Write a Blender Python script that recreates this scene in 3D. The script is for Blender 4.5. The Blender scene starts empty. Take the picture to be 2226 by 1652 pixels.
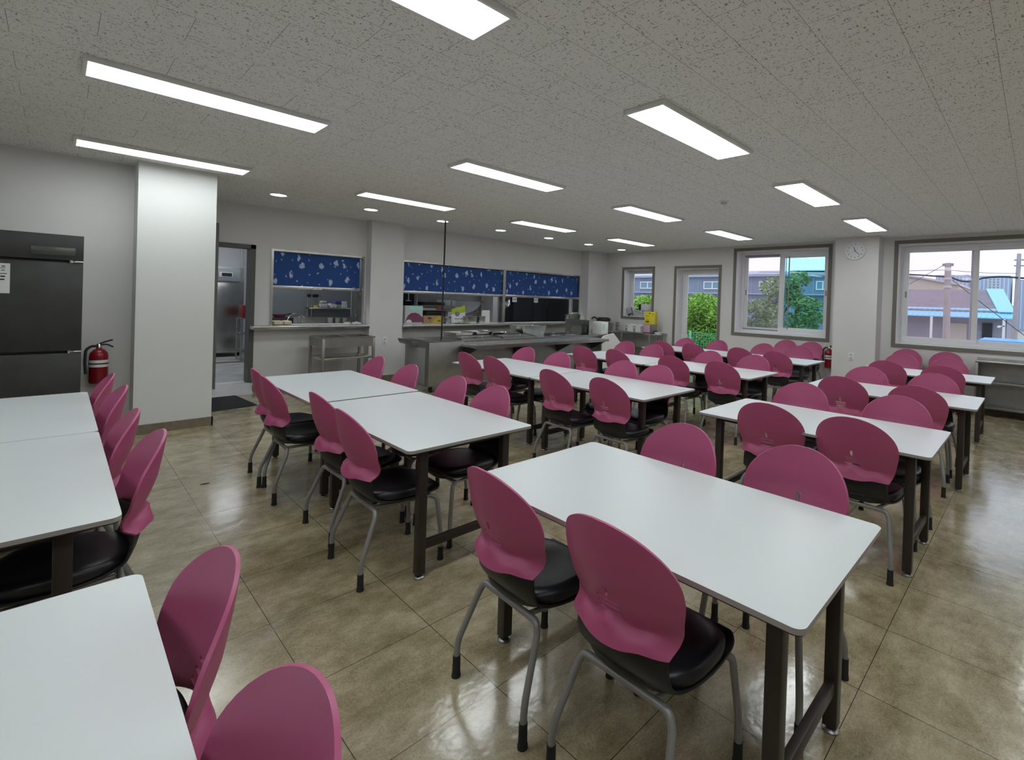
import bpy, bmesh, math, random
from mathutils import Vector, Matrix
random.seed(7)
PI = math.pi
sc = bpy.context.scene
C = sc.collection

# ---------------------------------------------------------------- camera
cam_d = bpy.data.cameras.new('camera')
cam = bpy.data.objects.new('camera', cam_d)
C.objects.link(cam)
sc.camera = cam
F_PX, PX, PY, CAM_H = 1066.134, 1265.644, 664.820, 1.51794
YAW, PIT, ROL = 0.8201943, -0.009097, 0.033077
def cam_axes():
    cy, sy, cp, sp = math.cos(YAW), math.sin(YAW), math.cos(PIT), math.sin(PIT)
    w = Vector((sy*cp, cy*cp, sp)); r = Vector((cy, -sy, 0)); u = r.cross(w)
    return r*math.cos(ROL)+u*math.sin(ROL), -r*math.sin(ROL)+u*math.cos(ROL), w
_r, _u, _w = cam_axes()
cam.matrix_world = Matrix(((_r.x, _u.x, -_w.x, 0), (_r.y, _u.y, -_w.y, 0), (_r.z, _u.z, -_w.z, CAM_H), (0, 0, 0, 1)))
cam_d.sensor_fit = 'HORIZONTAL'; cam_d.sensor_width = 36.0
cam_d.lens = 36.0*F_PX/2226
cam_d.shift_x = -(PX-1113)/2226; cam_d.shift_y = -(826-PY)/2226
cam_d.clip_start = .02; cam_d.clip_end = 400

# ---------------------------------------------------------------- world, exposure
SKY = 1.5
LAMP = 9.8
KITCHEN_FILL = 22.0
wd = bpy.data.worlds.new('overcast_sky'); sc.world = wd; wd.use_nodes = True
nt = wd.node_tree; nt.nodes.clear()
_o = nt.nodes.new('ShaderNodeOutputWorld'); _b = nt.nodes.new('ShaderNodeBackground')
_t = nt.nodes.new('ShaderNodeTexCoord'); _s = nt.nodes.new('ShaderNodeSeparateXYZ'); _c = nt.nodes.new('ShaderNodeValToRGB')
nt.links.new(_t.outputs['Generated'], _s.inputs[0]); nt.links.new(_s.outputs['Z'], _c.inputs[0])
_c.color_ramp.elements[0].position = 0.0; _c.color_ramp.elements[0].color = (.80, .765, .90, 1)
_c.color_ramp.elements[1].position = .6; _c.color_ramp.elements[1].color = (.97, .97, 1.0, 1)
nt.links.new(_c.outputs[0], _b.inputs[0]); _b.inputs[1].default_value = SKY
nt.links.new(_b.outputs[0], _o.inputs[0])
sc.view_settings.view_transform = 'Standard'; sc.view_settings.look = 'None'
sc.view_settings.gamma = 1.0; sc.view_settings.use_curve_mapping = False
sc.view_settings.exposure = 0.2
sc.cycles.max_bounces = 8; sc.cycles.transparent_max_bounces = 16

# ---------------------------------------------------------------- materials
def mat(name, col, rough=.5, metal=0.0, noise=0.0, nscale=8.0, bump=0.0, bscale=200.0, spec=.5, emit=None, stretch=None):
    m = bpy.data.materials.new(name); m.use_nodes = True
    n = m.node_tree.nodes; l = m.node_tree.links; b = n['Principled BSDF']
    b.inputs['Base Color'].default_value = (*col, 1); b.inputs['Roughness'].default_value = rough
    b.inputs['Metallic'].default_value = metal; b.inputs['Specular IOR Level'].default_value = spec
    if noise or bump:
        tc = n.new('ShaderNodeTexCoord'); src = tc.outputs['Object']
        if stretch:
            mp = n.new('ShaderNodeMapping'); mp.inputs['Scale'].default_value = stretch
            l.new(src, mp.inputs[0]); src = mp.outputs[0]
    if noise:
        t = n.new('ShaderNodeTexNoise'); t.inputs['Scale'].default_value = nscale; t.inputs['Detail'].default_value = 4
        l.new(src, t.inputs['Vector'])
        r = n.new('ShaderNodeValToRGB')
        r.color_ramp.elements[0].position = .3; r.color_ramp.elements[1].position = .7
        r.color_ramp.elements[0].color = (*[max(0, c*(1-noise)) for c in col], 1)
        r.color_ramp.elements[1].color = (*[min(1, c*(1+noise)) for c in col], 1)
        l.new(t.outputs['Fac'], r.inputs[0]); l.new(r.outputs[0], b.inputs['Base Color'])
    if bump:
        t = n.new('ShaderNodeTexNoise'); t.inputs['Scale'].default_value = bscale; l.new(src, t.inputs['Vector'])
        bp = n.new('ShaderNodeBump'); bp.inputs['Strength'].default_value = bump; bp.inputs['Distance'].default_value = .002
        l.new(t.outputs['Fac'], bp.inputs['Height']); l.new(bp.outputs[0], b.inputs['Normal'])
    if emit:
        b.inputs['Emission Color'].default_value = (*emit[0], 1); b.inputs['Emission Strength'].default_value = emit[1]
    return m

def mat_emit(name, col, s):
    m = bpy.data.materials.new(name); m.use_nodes = True
    n = m.node_tree.nodes; l = m.node_tree.links; n.clear()
    o = n.new('ShaderNodeOutputMaterial'); e = n.new('ShaderNodeEmission')
    e.inputs[0].default_value = (*col, 1); e.inputs[1].default_value = s; l.new(e.outputs[0], o.inputs[0])
    return m

def mat_glass(name, tint, haze=0.0, hazecol=(.8, .8, .85)):
    m = bpy.data.materials.new(name); m.use_nodes = True
    n = m.node_tree.nodes; l = m.node_tree.links; n.clear()
    o = n.new('ShaderNodeOutputMaterial'); t = n.new('ShaderNodeBsdfTransparent'); g = n.new('ShaderNodeBsdfGlossy')
    t.inputs[0].default_value = (*tint, 1); g.inputs['Roughness'].default_value = .02
    f = n.new('ShaderNodeFresnel'); f.inputs[0].default_value = 1.35
    mx = n.new('ShaderNodeMixShader'); l.new(f.outputs[0], mx.inputs[0]); l.new(t.outputs[0], mx.inputs[1]); l.new(g.outputs[0], mx.inputs[2])
    if haze:
        d = n.new('ShaderNodeBsdfDiffuse'); d.inputs[0].default_value = (*hazecol, 1)
        m2 = n.new('ShaderNodeMixShader'); m2.inputs[0].default_value = haze
        l.new(mx.outputs[0], m2.inputs[1]); l.new(d.outputs[0], m2.inputs[2]); l.new(m2.outputs[0], o.inputs[0])
    else:
        l.new(mx.outputs[0], o.inputs[0])
    return m

def mat_floor():
    m = bpy.data.materials.new('vinyl_tile'); m.use_nodes = True
    n = m.node_tree.nodes; l = m.node_tree.links; b = n['Principled BSDF']
    tc = n.new('ShaderNodeTexCoord')
    mp = n.new('ShaderNodeMapping'); mp.inputs['Location'].default_value = (-.6885+10.2, -2.015+10.2, 0)
    l.new(tc.outputs['Object'], mp.inputs[0])
    br = n.new('ShaderNodeTexBrick'); br.offset = 0.0; br.inputs['Scale'].default_value = 1
    br.inputs['Brick Width'].default_value = .51; br.inputs['Row Height'].default_value = .51
    br.inputs['Mortar Size'].default_value = .0016; br.inputs['Mortar Smooth'].default_value = .3
    br.inputs['Color1'].default_value = (.35, .35, .35, 1); br.inputs['Color2'].default_value = (.65, .65, .65, 1)
    l.new(mp.outputs[0], br.inputs['Vector'])
    def noise(scale, detail, stretch, rough=.6):
        q = n.new('ShaderNodeMapping'); q.inputs['Scale'].default_value = stretch; l.new(tc.outputs['Object'], q.inputs[0])
        t = n.new('ShaderNodeTexNoise'); t.inputs['Scale'].default_value = scale; t.inputs['Detail'].default_value = detail; t.inputs['Roughness'].default_value = rough
        l.new(q.outputs[0], t.inputs['Vector']); return t.outputs['Fac']
    n1 = noise(5.0, 9, (1.0, 1.3, 1), .76); n2 = noise(120, 3, (1, 1, 1)); n3 = noise(1.6, 3, (1, 1.6, 1))
    a = n.new('ShaderNodeMath'); a.operation = 'MULTIPLY_ADD'; l.new(n1, a.inputs[0]); a.inputs[1].default_value = .75
    a2 = n.new('ShaderNodeMath'); a2.operation = 'MULTIPLY'; l.new(n2, a2.inputs[0]); a2.inputs[1].default_value = .34
    l.new(a2.outputs[0], a.inputs[2])
    a3 = n.new('ShaderNodeMath'); a3.operation = 'MULTIPLY_ADD'; l.new(n3, a3.inputs[0]); a3.inputs[1].default_value = .45; l.new(a.outputs[0], a3.inputs[2])
    a4 = n.new('ShaderNodeMath'); a4.operation = 'MULTIPLY_ADD'; l.new(br.outputs['Color'], a4.inputs[0]); a4.inputs[1].default_value = .16; l.new(a3.outputs[0], a4.inputs[2])
    r = n.new('ShaderNodeValToRGB'); e = r.color_ramp.elements
    e[0].position = .62; e[0].color = (.145, .115, .058, 1); e[1].position = 1.1 if False else 1.0; e[1].color = (.53, .465, .315, 1)
    k = r.color_ramp.elements.new(.80); k.color = (.31, .257, .15, 1)
    l.new(a4.outputs[0], r.inputs[0])
    mx = n.new('ShaderNodeMix'); mx.data_type = 'RGBA'; l.new(br.outputs['Fac'], mx.inputs[0]); l.new(r.outputs[0], mx.inputs[6]); mx.inputs[7].default_value = (.035, .028, .018, 1)
    l.new(mx.outputs[2], b.inputs['Base Color'])
    rr = n.new('ShaderNodeMapRange'); l.new(n1, rr.inputs[0]); rr.inputs[1].default_value = .3; rr.inputs[2].default_value = .7; rr.inputs[3].default_value = .12; rr.inputs[4].default_value = .23
    l.new(rr.outputs[0], b.inputs['Roughness']); b.inputs['Specular IOR Level'].default_value = .8; b.inputs['Coat Weight'].default_value = .35; b.inputs['Coat Roughness'].default_value = .14
    w = noise(7, 3, (1, 1, 1)); w2 = noise(160, 2, (1, 1, 1))
    s1 = n.new('ShaderNodeMath'); s1.operation = 'MULTIPLY_ADD'; l.new(w2, s1.inputs[0]); s1.inputs[1].default_value = .05; l.new(w, s1.inputs[2])
    bp = n.new('ShaderNodeBump'); bp.inputs['Strength'].default_value = .35; bp.inputs['Distance'].default_value = .008
    l.new(s1.outputs[0], bp.inputs['Height']); l.new(bp.outputs[0], b.inputs['Normal'])
    return m

def mat_ceiling():
    m = bpy.data.materials.new('fissured_ceiling_tile'); m.use_nodes = True
    n = m.node_tree.nodes; l = m.node_tree.links; b = n['Principled BSDF']
    tc = n.new('ShaderNodeTexCoord')
    mp = n.new('ShaderNodeMapping'); mp.inputs['Location'].default_value = (-1.976+.618*20, -.1885+.309*41, 0)
    l.new(tc.outputs['Object'], mp.inputs[0])
    br = n.new('ShaderNodeTexBrick'); br.offset = .5; br.offset_frequency = 2; br.inputs['Scale'].default_value = 1
    br.inputs['Brick Width'].default_value = .618; br.inputs['Row Height'].default_value = .309; br.inputs['Mortar Size'].default_value = .0013
    br.inputs['Mortar Smooth'].default_value = .2
    l.new(mp.outputs[0], br.inputs['Vector'])
    def worms(scale, rot, stretch, lo, hi):
        q = n.new('ShaderNodeMapping'); q.inputs['Scale'].default_value = stretch; q.inputs['Rotation'].default_value = (0, 0, rot); l.new(tc.outputs['Object'], q.inputs[0])
        t = n.new('ShaderNodeTexNoise'); t.inputs['Scale'].default_value = scale; t.inputs['Detail'].default_value = 1; t.inputs['Distortion'].default_value = .4
        l.new(q.outputs[0], t.inputs['Vector'])
        r = n.new('ShaderNodeMapRange'); l.new(t.outputs['Fac'], r.inputs[0]); r.inputs[1].default_value = lo; r.inputs[2].default_value = hi
        return r.outputs[0]
    a = worms(42, .5, (1, 3.2, 1), .665, .70); c = worms(42, -.6, (2.9, 1, 1), .675, .71); d = worms(120, 0, (1, 1, 1), .675, .72)
    mxm = n.new('ShaderNodeMath'); mxm.operation = 'MAXIMUM'; l.new(a, mxm.inputs[0]); l.new(c, mxm.inputs[1])
    mx2 = n.new('ShaderNodeMath'); mx2.operation = 'MAXIMUM'; l.new(mxm.outputs[0], mx2.inputs[0]); l.new(d, mx2.inputs[1])
    mx3 = n.new('ShaderNodeMath'); mx3.operation = 'MAXIMUM'; l.new(mx2.outputs[0], mx3.inputs[0]); l.new(br.outputs['Fac'], mx3.inputs[1])
    mix = n.new('ShaderNodeMix'); mix.data_type = 'RGBA'; l.new(mx3.outputs[0], mix.inputs[0])
    mix.inputs[6].default_value = (.89, .885, .87, 1); mix.inputs[7].default_value = (.33, .325, .31, 1)
    l.new(mix.outputs[2], b.inputs['Base Color']); b.inputs['Roughness'].default_value = .95; b.inputs['Specular IOR Level'].default_value = .1
    bp = n.new('ShaderNodeBump'); bp.invert = True; bp.inputs['Strength'].default_value = .4; bp.inputs['Distance'].default_value = .003
    l.new(mx3.outputs[0], bp.inputs['Height']); l.new(bp.outputs[0], b.inputs['Normal'])
    return m

def mat_blind():
    m = bpy.data.materials.new('blue_blind_fabric'); m.use_nodes = True
    n = m.node_tree.nodes; l = m.node_tree.links; b = n['Principled BSDF']
    tc = n.new('ShaderNodeTexCoord')
    sp = n.new('ShaderNodeSeparateXYZ'); l.new(tc.outputs['Object'], sp.inputs[0])
    cb = n.new('ShaderNodeCombineXYZ'); l.new(sp.outputs['X'], cb.inputs['X']); l.new(sp.outputs['Z'], cb.inputs['Y'])
    def blots(sx, sz, shear, lo, hi, off, rnd):
        q = n.new('ShaderNodeMapping'); q.inputs['Rotation'].default_value = (0, 0, shear); q.inputs['Scale'].default_value = (sx, sz, 1); q.inputs['Location'].default_value = off
        l.new(cb.outputs[0], q.inputs[0])
        ns = n.new('ShaderNodeTexNoise'); ns.noise_dimensions = '2D'; ns.inputs['Scale'].default_value = 4.5; ns.inputs['Detail'].default_value = 2; l.new(q.outputs[0], ns.inputs['Vector'])
        ad = n.new('ShaderNodeVectorMath'); ad.operation = 'MULTIPLY_ADD'; l.new(ns.outputs['Color'], ad.inputs[0]); ad.inputs[1].default_value = (.38, .30, 0); l.new(q.outputs[0], ad.inputs[2])
        v = n.new('ShaderNodeTexVoronoi'); v.voronoi_dimensions = '2D'; v.inputs['Scale'].default_value = 1; v.inputs['Randomness'].default_value = rnd; l.new(ad.outputs[0], v.inputs['Vector'])
        r = n.new('ShaderNodeMapRange'); l.new(v.outputs['Distance'], r.inputs[0]); r.inputs[1].default_value = lo; r.inputs[2].default_value = hi; r.inputs[3].default_value = 1; r.inputs[4].default_value = 0
        return r.outputs[0]
    a = blots(5.0, 2.9, .22, .105, .155, (3, 1, 0), .75); c = blots(7.5, 4.6, -.15, .045, .07, (8.3, 2.2, 0), .9)
    mx = n.new('ShaderNodeMath'); mx.operation = 'MAXIMUM'; l.new(a, mx.inputs[0]); l.new(c, mx.inputs[1])
    mix = n.new('ShaderNodeMix'); mix.data_type = 'RGBA'; l.new(mx.outputs[0], mix.inputs[0])
    mix.inputs[6].default_value = (.022, .075, .27, 1); mix.inputs[7].default_value = (.46, .56, .80, 1)
    l.new(mix.outputs[2], b.inputs['Base Color']); b.inputs['Roughness'].default_value = .85
    return m

M = dict(
    wall=mat('painted_wall', (.735, .725, .715), .8, bump=.15, bscale=120, noise=.02, nscale=3),
    pillar=mat('painted_pillar', (.70, .71, .69), .75, bump=.1, bscale=120),
    floor=mat_floor(), ceiling=mat_ceiling(), blind=mat_blind(),
    base=mat('skirting_tile', (.20, .165, .115), .45, noise=.15, nscale=20),
    trim=mat('taupe_trim', (.20, .18, .155), .6),
    upvc=mat('white_window_frame', (.82, .82, .84), .35),
    steel=mat('stainless_steel', (.52, .52, .50), .26, 1.0, noise=.12, nscale=6, bump=.05, bscale=60),
    steel_dull=mat('brushed_steel', (.36, .36, .345), .40, 1.0, noise=.12, nscale=5),
    chrome=mat('chrome', (.75, .75, .75), .12, 1.0),
    dkfridge=mat('dark_steel_door', (.055, .057, .055), .42, .35, noise=.15, nscale=6),
    black=mat('black_plastic', (.012, .012, .013), .45),
    rubber=mat('black_rubber', (.018, .018, .018), .8),
    seatpad=mat('black_vinyl', (.011, .011, .014), .38),
    pink=mat('pink_plastic', (.47, .094, .215), .42, bump=.06, bscale=500),
    tube=mat('grey_metal_tube', (.30, .30, .295), .42, .3),
    laminate=mat('white_laminate', (.69, .725, .74), .33, bump=.03, bscale=900),
    lamedge=mat('grey_board_edge', (.36, .33, .31), .6),
    brown=mat('dark_brown_steel', (.034, .026, .02), .45),
    red=mat('red_enamel', (.24, .008, .016), .25),
    white=mat('white_plastic', (.80, .80, .80), .4),
    paper=mat('white_paper', (.82, .82, .80), .8),
    ink=mat('dark_ink', (.03, .03, .035), .7),
    beige=mat('light_bread_wrap', (.72, .61, .47), .6, noise=.15, nscale=25),
    yellow=mat('yellow_card', (.80, .66, .025), .5),
    lime=mat('lime_film', (.42, .55, .03), .35),
    cardboard=mat('brown_cardboard', (.40, .25, .13), .8, noise=.1, nscale=12),
    purple=mat('violet_card', (.07, .055, .36), .5),
    maroon=mat('maroon_print', (.20, .055, .115), .6),
    pinkbox=mat('pale_pink_enamel', (.62, .40, .50), .4),
    orange=mat('orange_plastic', (.80, .16, .03), .4),
    green=mat('leaf_green_card', (.30, .55, .12), .5),
    mint=mat('mint_card', (.40, .75, .68), .5),
    grey=mat('mid_grey_plastic', (.28, .28, .29), .5),
    ltgrey=mat('light_grey_plastic', (.55, .56, .57), .45),
    film=mat('crumpled_film', (.60, .61, .62), .25, noise=.3, nscale=40, bump=.6, bscale=60),
    foil=mat('crinkled_grey_film', (.20, .20, .21), .3, .5, noise=.6, nscale=30, bump=.8, bscale=50),
    slate=mat('slate_panel', (.24, .265, .28), .5),
    kwall=mat('kitchen_white_wall', (.70, .71, .74), .5),
    kfloor=mat('kitchen_floor', (.42, .42, .41), .5, noise=.25, nscale=4),
    charcoal=mat('charcoal_door', (.022, .023, .027), .4, .2),
    mat=mat('dark_mat', (.016, .016, .018), .9, bump=.5, bscale=300),
    ramp=mat('grey_ramp_board', (.60, .59, .61), .7, noise=.06, nscale=6),
    doorgreen=mat('grey_green_door', (.17, .18, .16), .5),
    doorframe=mat('dark_door_frame', (.10, .098, .09), .45),
    clear=mat_glass('clear_pane', (.93, .95, .97)),
    cyan=mat_glass('blue_green_pane', (.64, .915, .965)), paleblue=mat_glass('pale_blue_pane', (.88, .955, .995)),
    lilac=mat_glass('screened_pane', (.95, .93, .98), .09, (.8, .78, .85)),
    bottle=mat_glass('green_bottle_plastic', (.75, .85, .78), .25, (.5, .6, .5)),
    diffuser=mat_emit('lit_diffuser', (.93, .985, 1.0), LAMP),
    downlight=mat_emit('lit_downlight', (.95, .95, 1.0), LAMP*1.0),
    kfill=mat_emit('kitchen_fill_lamp', (.9, .95, 1.0), KITCHEN_FILL),
    blueclad=mat('blue_grey_cladding', (.20, .27, .37), .6, noise=.05, nscale=2),
    blueroof=mat('blue_grey_roof', (.33, .40, .50), .5),
    skyblue=mat('sky_blue_sheet', (.25, .55, .78), .4),
    slateroof=mat('dark_roof_sheet', (.20, .165, .21), .7, noise=.15, nscale=3),
    housewall=mat('mauve_house_wall', (.33, .31, .38), .8, noise=.1, nscale=2),
    cream=mat('cream_wall', (.58, .54, .46), .8),
    tower=mat('hazy_blue_tower', (.36, .44, .58), .8),
    towerlight=mat('pale_tower_stripe', (.55, .62, .72), .8),
    pole=mat('concrete_pole', (.42, .36, .35), .85, noise=.1, nscale=5),
    ground=mat('yard_ground', (.35, .34, .32), .9, noise=.15, nscale=1.2),
    leaf=mat('bright_leaf', (.27, .50, .09), .6, noise=.35, nscale=3.0),
    leafdark=mat('dark_leaf', (.21, .32, .12), .6, noise=.4, nscale=2.5),
    bark=mat('bark', (.12, .09, .07), .9),
    fence=mat('green_fence_wire', (.05, .48, .22), .5),
)

# ---------------------------------------------------------------- mesh builder
class MB:
    def __init__(s): s.bm = bmesh.new(); s.mats = []
    def mi(s, m):
        if m is None: return 0
        if m not in s.mats: s.mats.append(m)
        return s.mats.index(m)
    def _tag(s, faces, m):
        i = s.mi(m)
        for f in faces: f.material_index = i
    def box(s, x0, y0, z0, x1, y1, z1, m=None, b=0.0, seg=2, M4=None):
        r = bmesh.ops.create_cube(s.bm, size=1.0)
        vs = r['verts']
        for v in vs:
            v.co = Vector(((x0+x1)/2+v.co.x*(x1-x0), (y0+y1)/2+v.co.y*(y1-y0), (z0+z1)/2+v.co.z*(z1-z0)))
        fs = set(f for v in vs for f in v.link_faces)
        if b > 0:
            es = list(set(e for v in vs for e in v.link_edges))
            q = bmesh.ops.bevel(s.bm, geom=es, offset=b, segments=seg, affect='EDGES', profile=.5)
            fs = set(f for f in fs if f.is_valid) | set(q['faces'])
            vs = list(set(v for f in fs for v in f.verts))
        s._tag(fs, m)
        if M4 is not None: bmesh.ops.transform(s.bm, matrix=M4, verts=vs)
        return s
    def prism(s, pts, z0, z1, m=None, mside=None, axis='z', b=0):
        def P(a, c, h): return {'z': (a, c, h), 'y': (a, h, c), 'x': (h, a, c)}[axis]
        lo = [s.bm.verts.new(P(a, c, z0)) for a, c in pts]; hi = [s.bm.verts.new(P(a, c, z1)) for a, c in pts]
        n = len(pts); fs = []
        fs.append(s.bm.faces.new(list(reversed(lo)))); fs.append(s.bm.faces.new(hi))
        s._tag(fs, m)
        sd = [s.bm.faces.new((lo[i], lo[(i+1) % n], hi[(i+1) % n], hi[i])) for i in range(n)]
        s._tag(sd, mside if mside is not None else m)
        return s
    def tube(s, path, r, m=None, seg=10, cap=True):
        path = [Vector(p) for p in path]; rr = r if isinstance(r, (list, tuple)) else [r]*len(path)
        rings = []; up = None
        for i, p in enumerate(path):
            t = (path[min(i+1, len(path)-1)]-path[max(i-1, 0)]).normalized()
            if up is None:
                up = Vector((0, 0, 1)) if abs(t.z) < .9 else Vector((1, 0, 0))
            a = up - t*up.dot(t)
            if a.length < 1e-6: a = Vector((0, 1, 0))-t*t.y
            a.normalize(); up = a; c = t.cross(a)
            rings.append([s.bm.verts.new(p+(a*math.cos(2*PI*k/seg)+c*math.sin(2*PI*k/seg))*rr[i]) for k in range(seg)])
        fs = []
        for a, c in zip(rings, rings[1:]):
            for k in range(seg): fs.append(s.bm.faces.new((a[k], a[(k+1) % seg], c[(k+1) % seg], c[k])))
        if cap:
            fs.append(s.bm.faces.new(list(reversed(rings[0])))); fs.append(s.bm.faces.new(rings[-1]))
        s._tag(fs, m); return s
    def lathe(s, prof, c=(0, 0, 0), m=None, seg=20, axis='z'):
        def P(r, h, k):
            a, d = r*math.cos(2*PI*k/seg), r*math.sin(2*PI*k/seg)
            v = {'z': (a, d, h), 'x': (h, a, d), 'y': (a, h, d)}[axis]
            return (c[0]+v[0], c[1]+v[1], c[2]+v[2])
        rings = []; fs = []
        for r, h in prof:
            if r < 1e-6: rings.append([s.bm.verts.new(P(0, h, 0))])
            else: rings.append([s.bm.verts.new(P(r, h, k)) for k in range(seg)])
        for a, d in zip(rings, rings[1:]):
            for k in range(seg):
                k2 = (k+1) % seg
                if len(a) == 1 and len(d) == 1: continue
                if len(a) == 1: fs.append(s.bm.faces.new((a[0], d[k2], d[k])))
                elif len(d) == 1: fs.append(s.bm.faces.new((a[k], a[k2], d[0])))
                else: fs.append(s.bm.faces.new((a[k], a[k2], d[k2], d[k])))
        if len(rings[0]) > 1: fs.append(s.bm.faces.new(list(reversed(rings[0]))))
        if len(rings[-1]) > 1: fs.append(s.bm.faces.new(rings[-1]))
        s._tag(fs, m); return s
    def grid(s, fn, us, vs, m=None, skip=None):
        g = [[s.bm.verts.new(fn(u, v)) for v in vs] for u in us]; fs = []
        for i in range(len(us)-1):
            for j in range(len(vs)-1):
                if skip and skip(us[i], us[i+1], vs[j], vs[j+1]): continue
                fs.append(s.bm.faces.new((g[i][j], g[i+1][j], g[i+1][j+1], g[i][j+1])))
        s._tag(fs, m); return s
    def build(s, name, m=None, parent=None, loc=None, solid=None, sub=0, sharp=38, flat=False, subfirst=False):
        bmesh.ops.recalc_face_normals(s.bm, faces=s.bm.faces[:])
        me = bpy.data.meshes.new(name); s.bm.to_mesh(me); s.bm.free()
        for q in (s.mats if s.mats else [m]): me.materials.append(q)
        o = bpy.data.objects.new(name, me); C.objects.link(o)
        if solid or sub:
            def addsub():
                if sub:
                    q = o.modifiers.new('s', 'SUBSURF'); q.levels = sub; q.render_levels = sub
            if subfirst: addsub()
            if solid:
                q = o.modifiers.new('t', 'SOLIDIFY'); q.thickness = solid; q.offset = 0
            if not subfirst: addsub()
            dg = bpy.context.evaluated_depsgraph_get()
            me2 = bpy.data.meshes.new_from_object(o.evaluated_get(dg)); o.modifiers.clear(); o.data = me2; me = me2; me.name = name
        if not flat:
            me.shade_smooth() if hasattr(me, 'shade_smooth') else None
            me.set_sharp_from_angle(angle=math.radians(sharp))
        if parent is not None: o.parent = parent
        if loc is not None: o.location = loc
        return o

def tag(o, label, cat, group=None, kind=None):
    o['label'] = label; o['category'] = cat
    if group: o['group'] = group
    if kind: o['kind'] = kind
    return o
def thing(name, label, cat, loc=(0, 0, 0), rz=0.0, group=None):
    o = bpy.data.objects.new(name, None); C.objects.link(o); o.empty_display_size = .1
    o.location = loc; o.rotation_euler = (0, 0, rz); return tag(o, label, cat, group)
def struct(o, label=None):
    o['kind'] = 'structure'
    if label: o['label'] = label
    return o
KIDS = {}
def copy_tree(o, parent=None):
    c = o.copy(); C.objects.link(c)
    if parent is not None: c.parent = parent
    kids = [k for k in C.objects if k.parent == o]
    for k in kids: copy_tree(k, c)
    return c
def simple(name, label, cat, mb, loc=(0, 0, 0), group=None, **k):
    o = mb.build(name, loc=loc, **k); return tag(o, label, cat, group)
def rrect(x0, y0, x1, y1, r, n=5):
    P = []
    for cx, cy, a0 in ((x1-r, y0+r, -PI/2), (x1-r, y1-r, 0), (x0+r, y1-r, PI/2), (x0+r, y0+r, PI)):
        for i in range(n+1):
            a = a0+PI/2*i/n; P.append((cx+r*math.cos(a), cy+r*math.sin(a)))
    return P
def text_obj(txt, size, mtx, m, name, parent=None, depth=.0008):
    cu = bpy.data.curves.new(name, 'FONT'); cu.body = txt; cu.size = size; cu.align_x = 'CENTER'; cu.align_y = 'CENTER'; cu.extrude = depth
    t = bpy.data.objects.new(name, cu); C.objects.link(t)
    dg = bpy.context.evaluated_depsgraph_get(); me = bpy.data.meshes.new_from_object(t.evaluated_get(dg))
    bpy.data.objects.remove(t); me.transform(mtx); me.materials.append(m)
    return me
def bez(p0, p1, p2, p3, n=14):
    P = []
    for i in range(n+1):
        t = i/n; a = (1-t)
        P.append(Vector(p0)*a**3+Vector(p1)*3*a*a*t+Vector(p2)*3*a*t*t+Vector(p3)*t**3)
    return P
def fillet(pts, r, n=5):
    pts = [Vector(p) for p in pts]; out = [pts[0]]
    for a, b, c in zip(pts, pts[1:], pts[2:]):
        d1 = (a-b); d2 = (c-b); q = min(r, d1.length*.49, d2.length*.49)
        p1 = b+d1.normalized()*q; p2 = b+d2.normalized()*q
        for i in range(n+1):
            t = i/n; out.append(p1*(1-t)**2+b*2*t*(1-t)+p2*t*t)
    out.append(pts[-1]); return out

# ---------------------------------------------------------------- the room shell
CEIL = 2.80; YK = 8.64; XW = 9.87; XO = 10.23
def wall_holes(mb, axis, lo, hi, a0, a1, z0, z1, holes, m):
    """slab wall with rectangular openings (a-start, a-end, z-start, z-end)"""
    cuts = sorted(set([a0, a1]+[h[0] for h in holes]+[h[1] for h in holes]))
    for p, q in zip(cuts, cuts[1:]):
        zs = sorted([(h[2], h[3]) for h in holes if h[0] <= p+1e-6 and h[1] >= q-1e-6])
        z = z0; segs = []
        for h0, h1 in zs:
            if h0 > z+1e-6: segs.append((z, h0))
            z = h1
        if z < z1-1e-6: segs.append((z, z1))
        for s0, s1 in segs:
            if axis == 'x': mb.box(p, lo, s0, q, hi, s1, m)
            else: mb.box(lo, p, s0, hi, q, s1, m)
    return mb
X0, Y0 = -4.2, -4.0
b = MB(); b.box(X0, Y0, -.12, XO, YK, 0); struct(b.build('floor', M['floor'], flat=True))
b = MB(); b.box(X0, Y0, CEIL, XO, YK, CEIL+.12); struct(b.build('ceiling', M['ceiling'], flat=True))
b = MB(); b.box(X0, 7.08, 0, .9, 7.2, CEIL); struct(b.build('wall_left', M['wall'], flat=True))
b = MB(); b.box(.78, 7.2, 0, .9, YK, CEIL); struct(b.build('wall_passage', M['wall'], flat=True))
b = MB(); b.box(X0-.12, Y0, 0, X0, 7.2, CEIL); struct(b.build('wall_far', M['wall'], flat=True))
b = MB(); b.box(X0, Y0-.12, 0, XO, Y0, CEIL); struct(b.build('wall_front', M['wall'], flat=True))
b = MB(); wall_holes(b, 'x', YK, 8.84, .78, XO, 0, CEIL, [(1.05, 2.01, .136, 2.165), (2.24, 3.655, 1.0, 2.17), (4.30, 9.14, .99, 2.175)], M['wall'])
struct(b.build('wall_back', flat=True))
b = MB(); wall_holes(b, 'y', XW, XO, Y0, YK, 0, CEIL, [(-.25, 1.805, .973, 2.68), (2.925, 4.753, .972, 2.688), (5.152, 6.222, .02, 2.352), (6.898, 7.772, 1.18, 2.36)], M['wall'])
struct(b.build('wall_right', flat=True))
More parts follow.
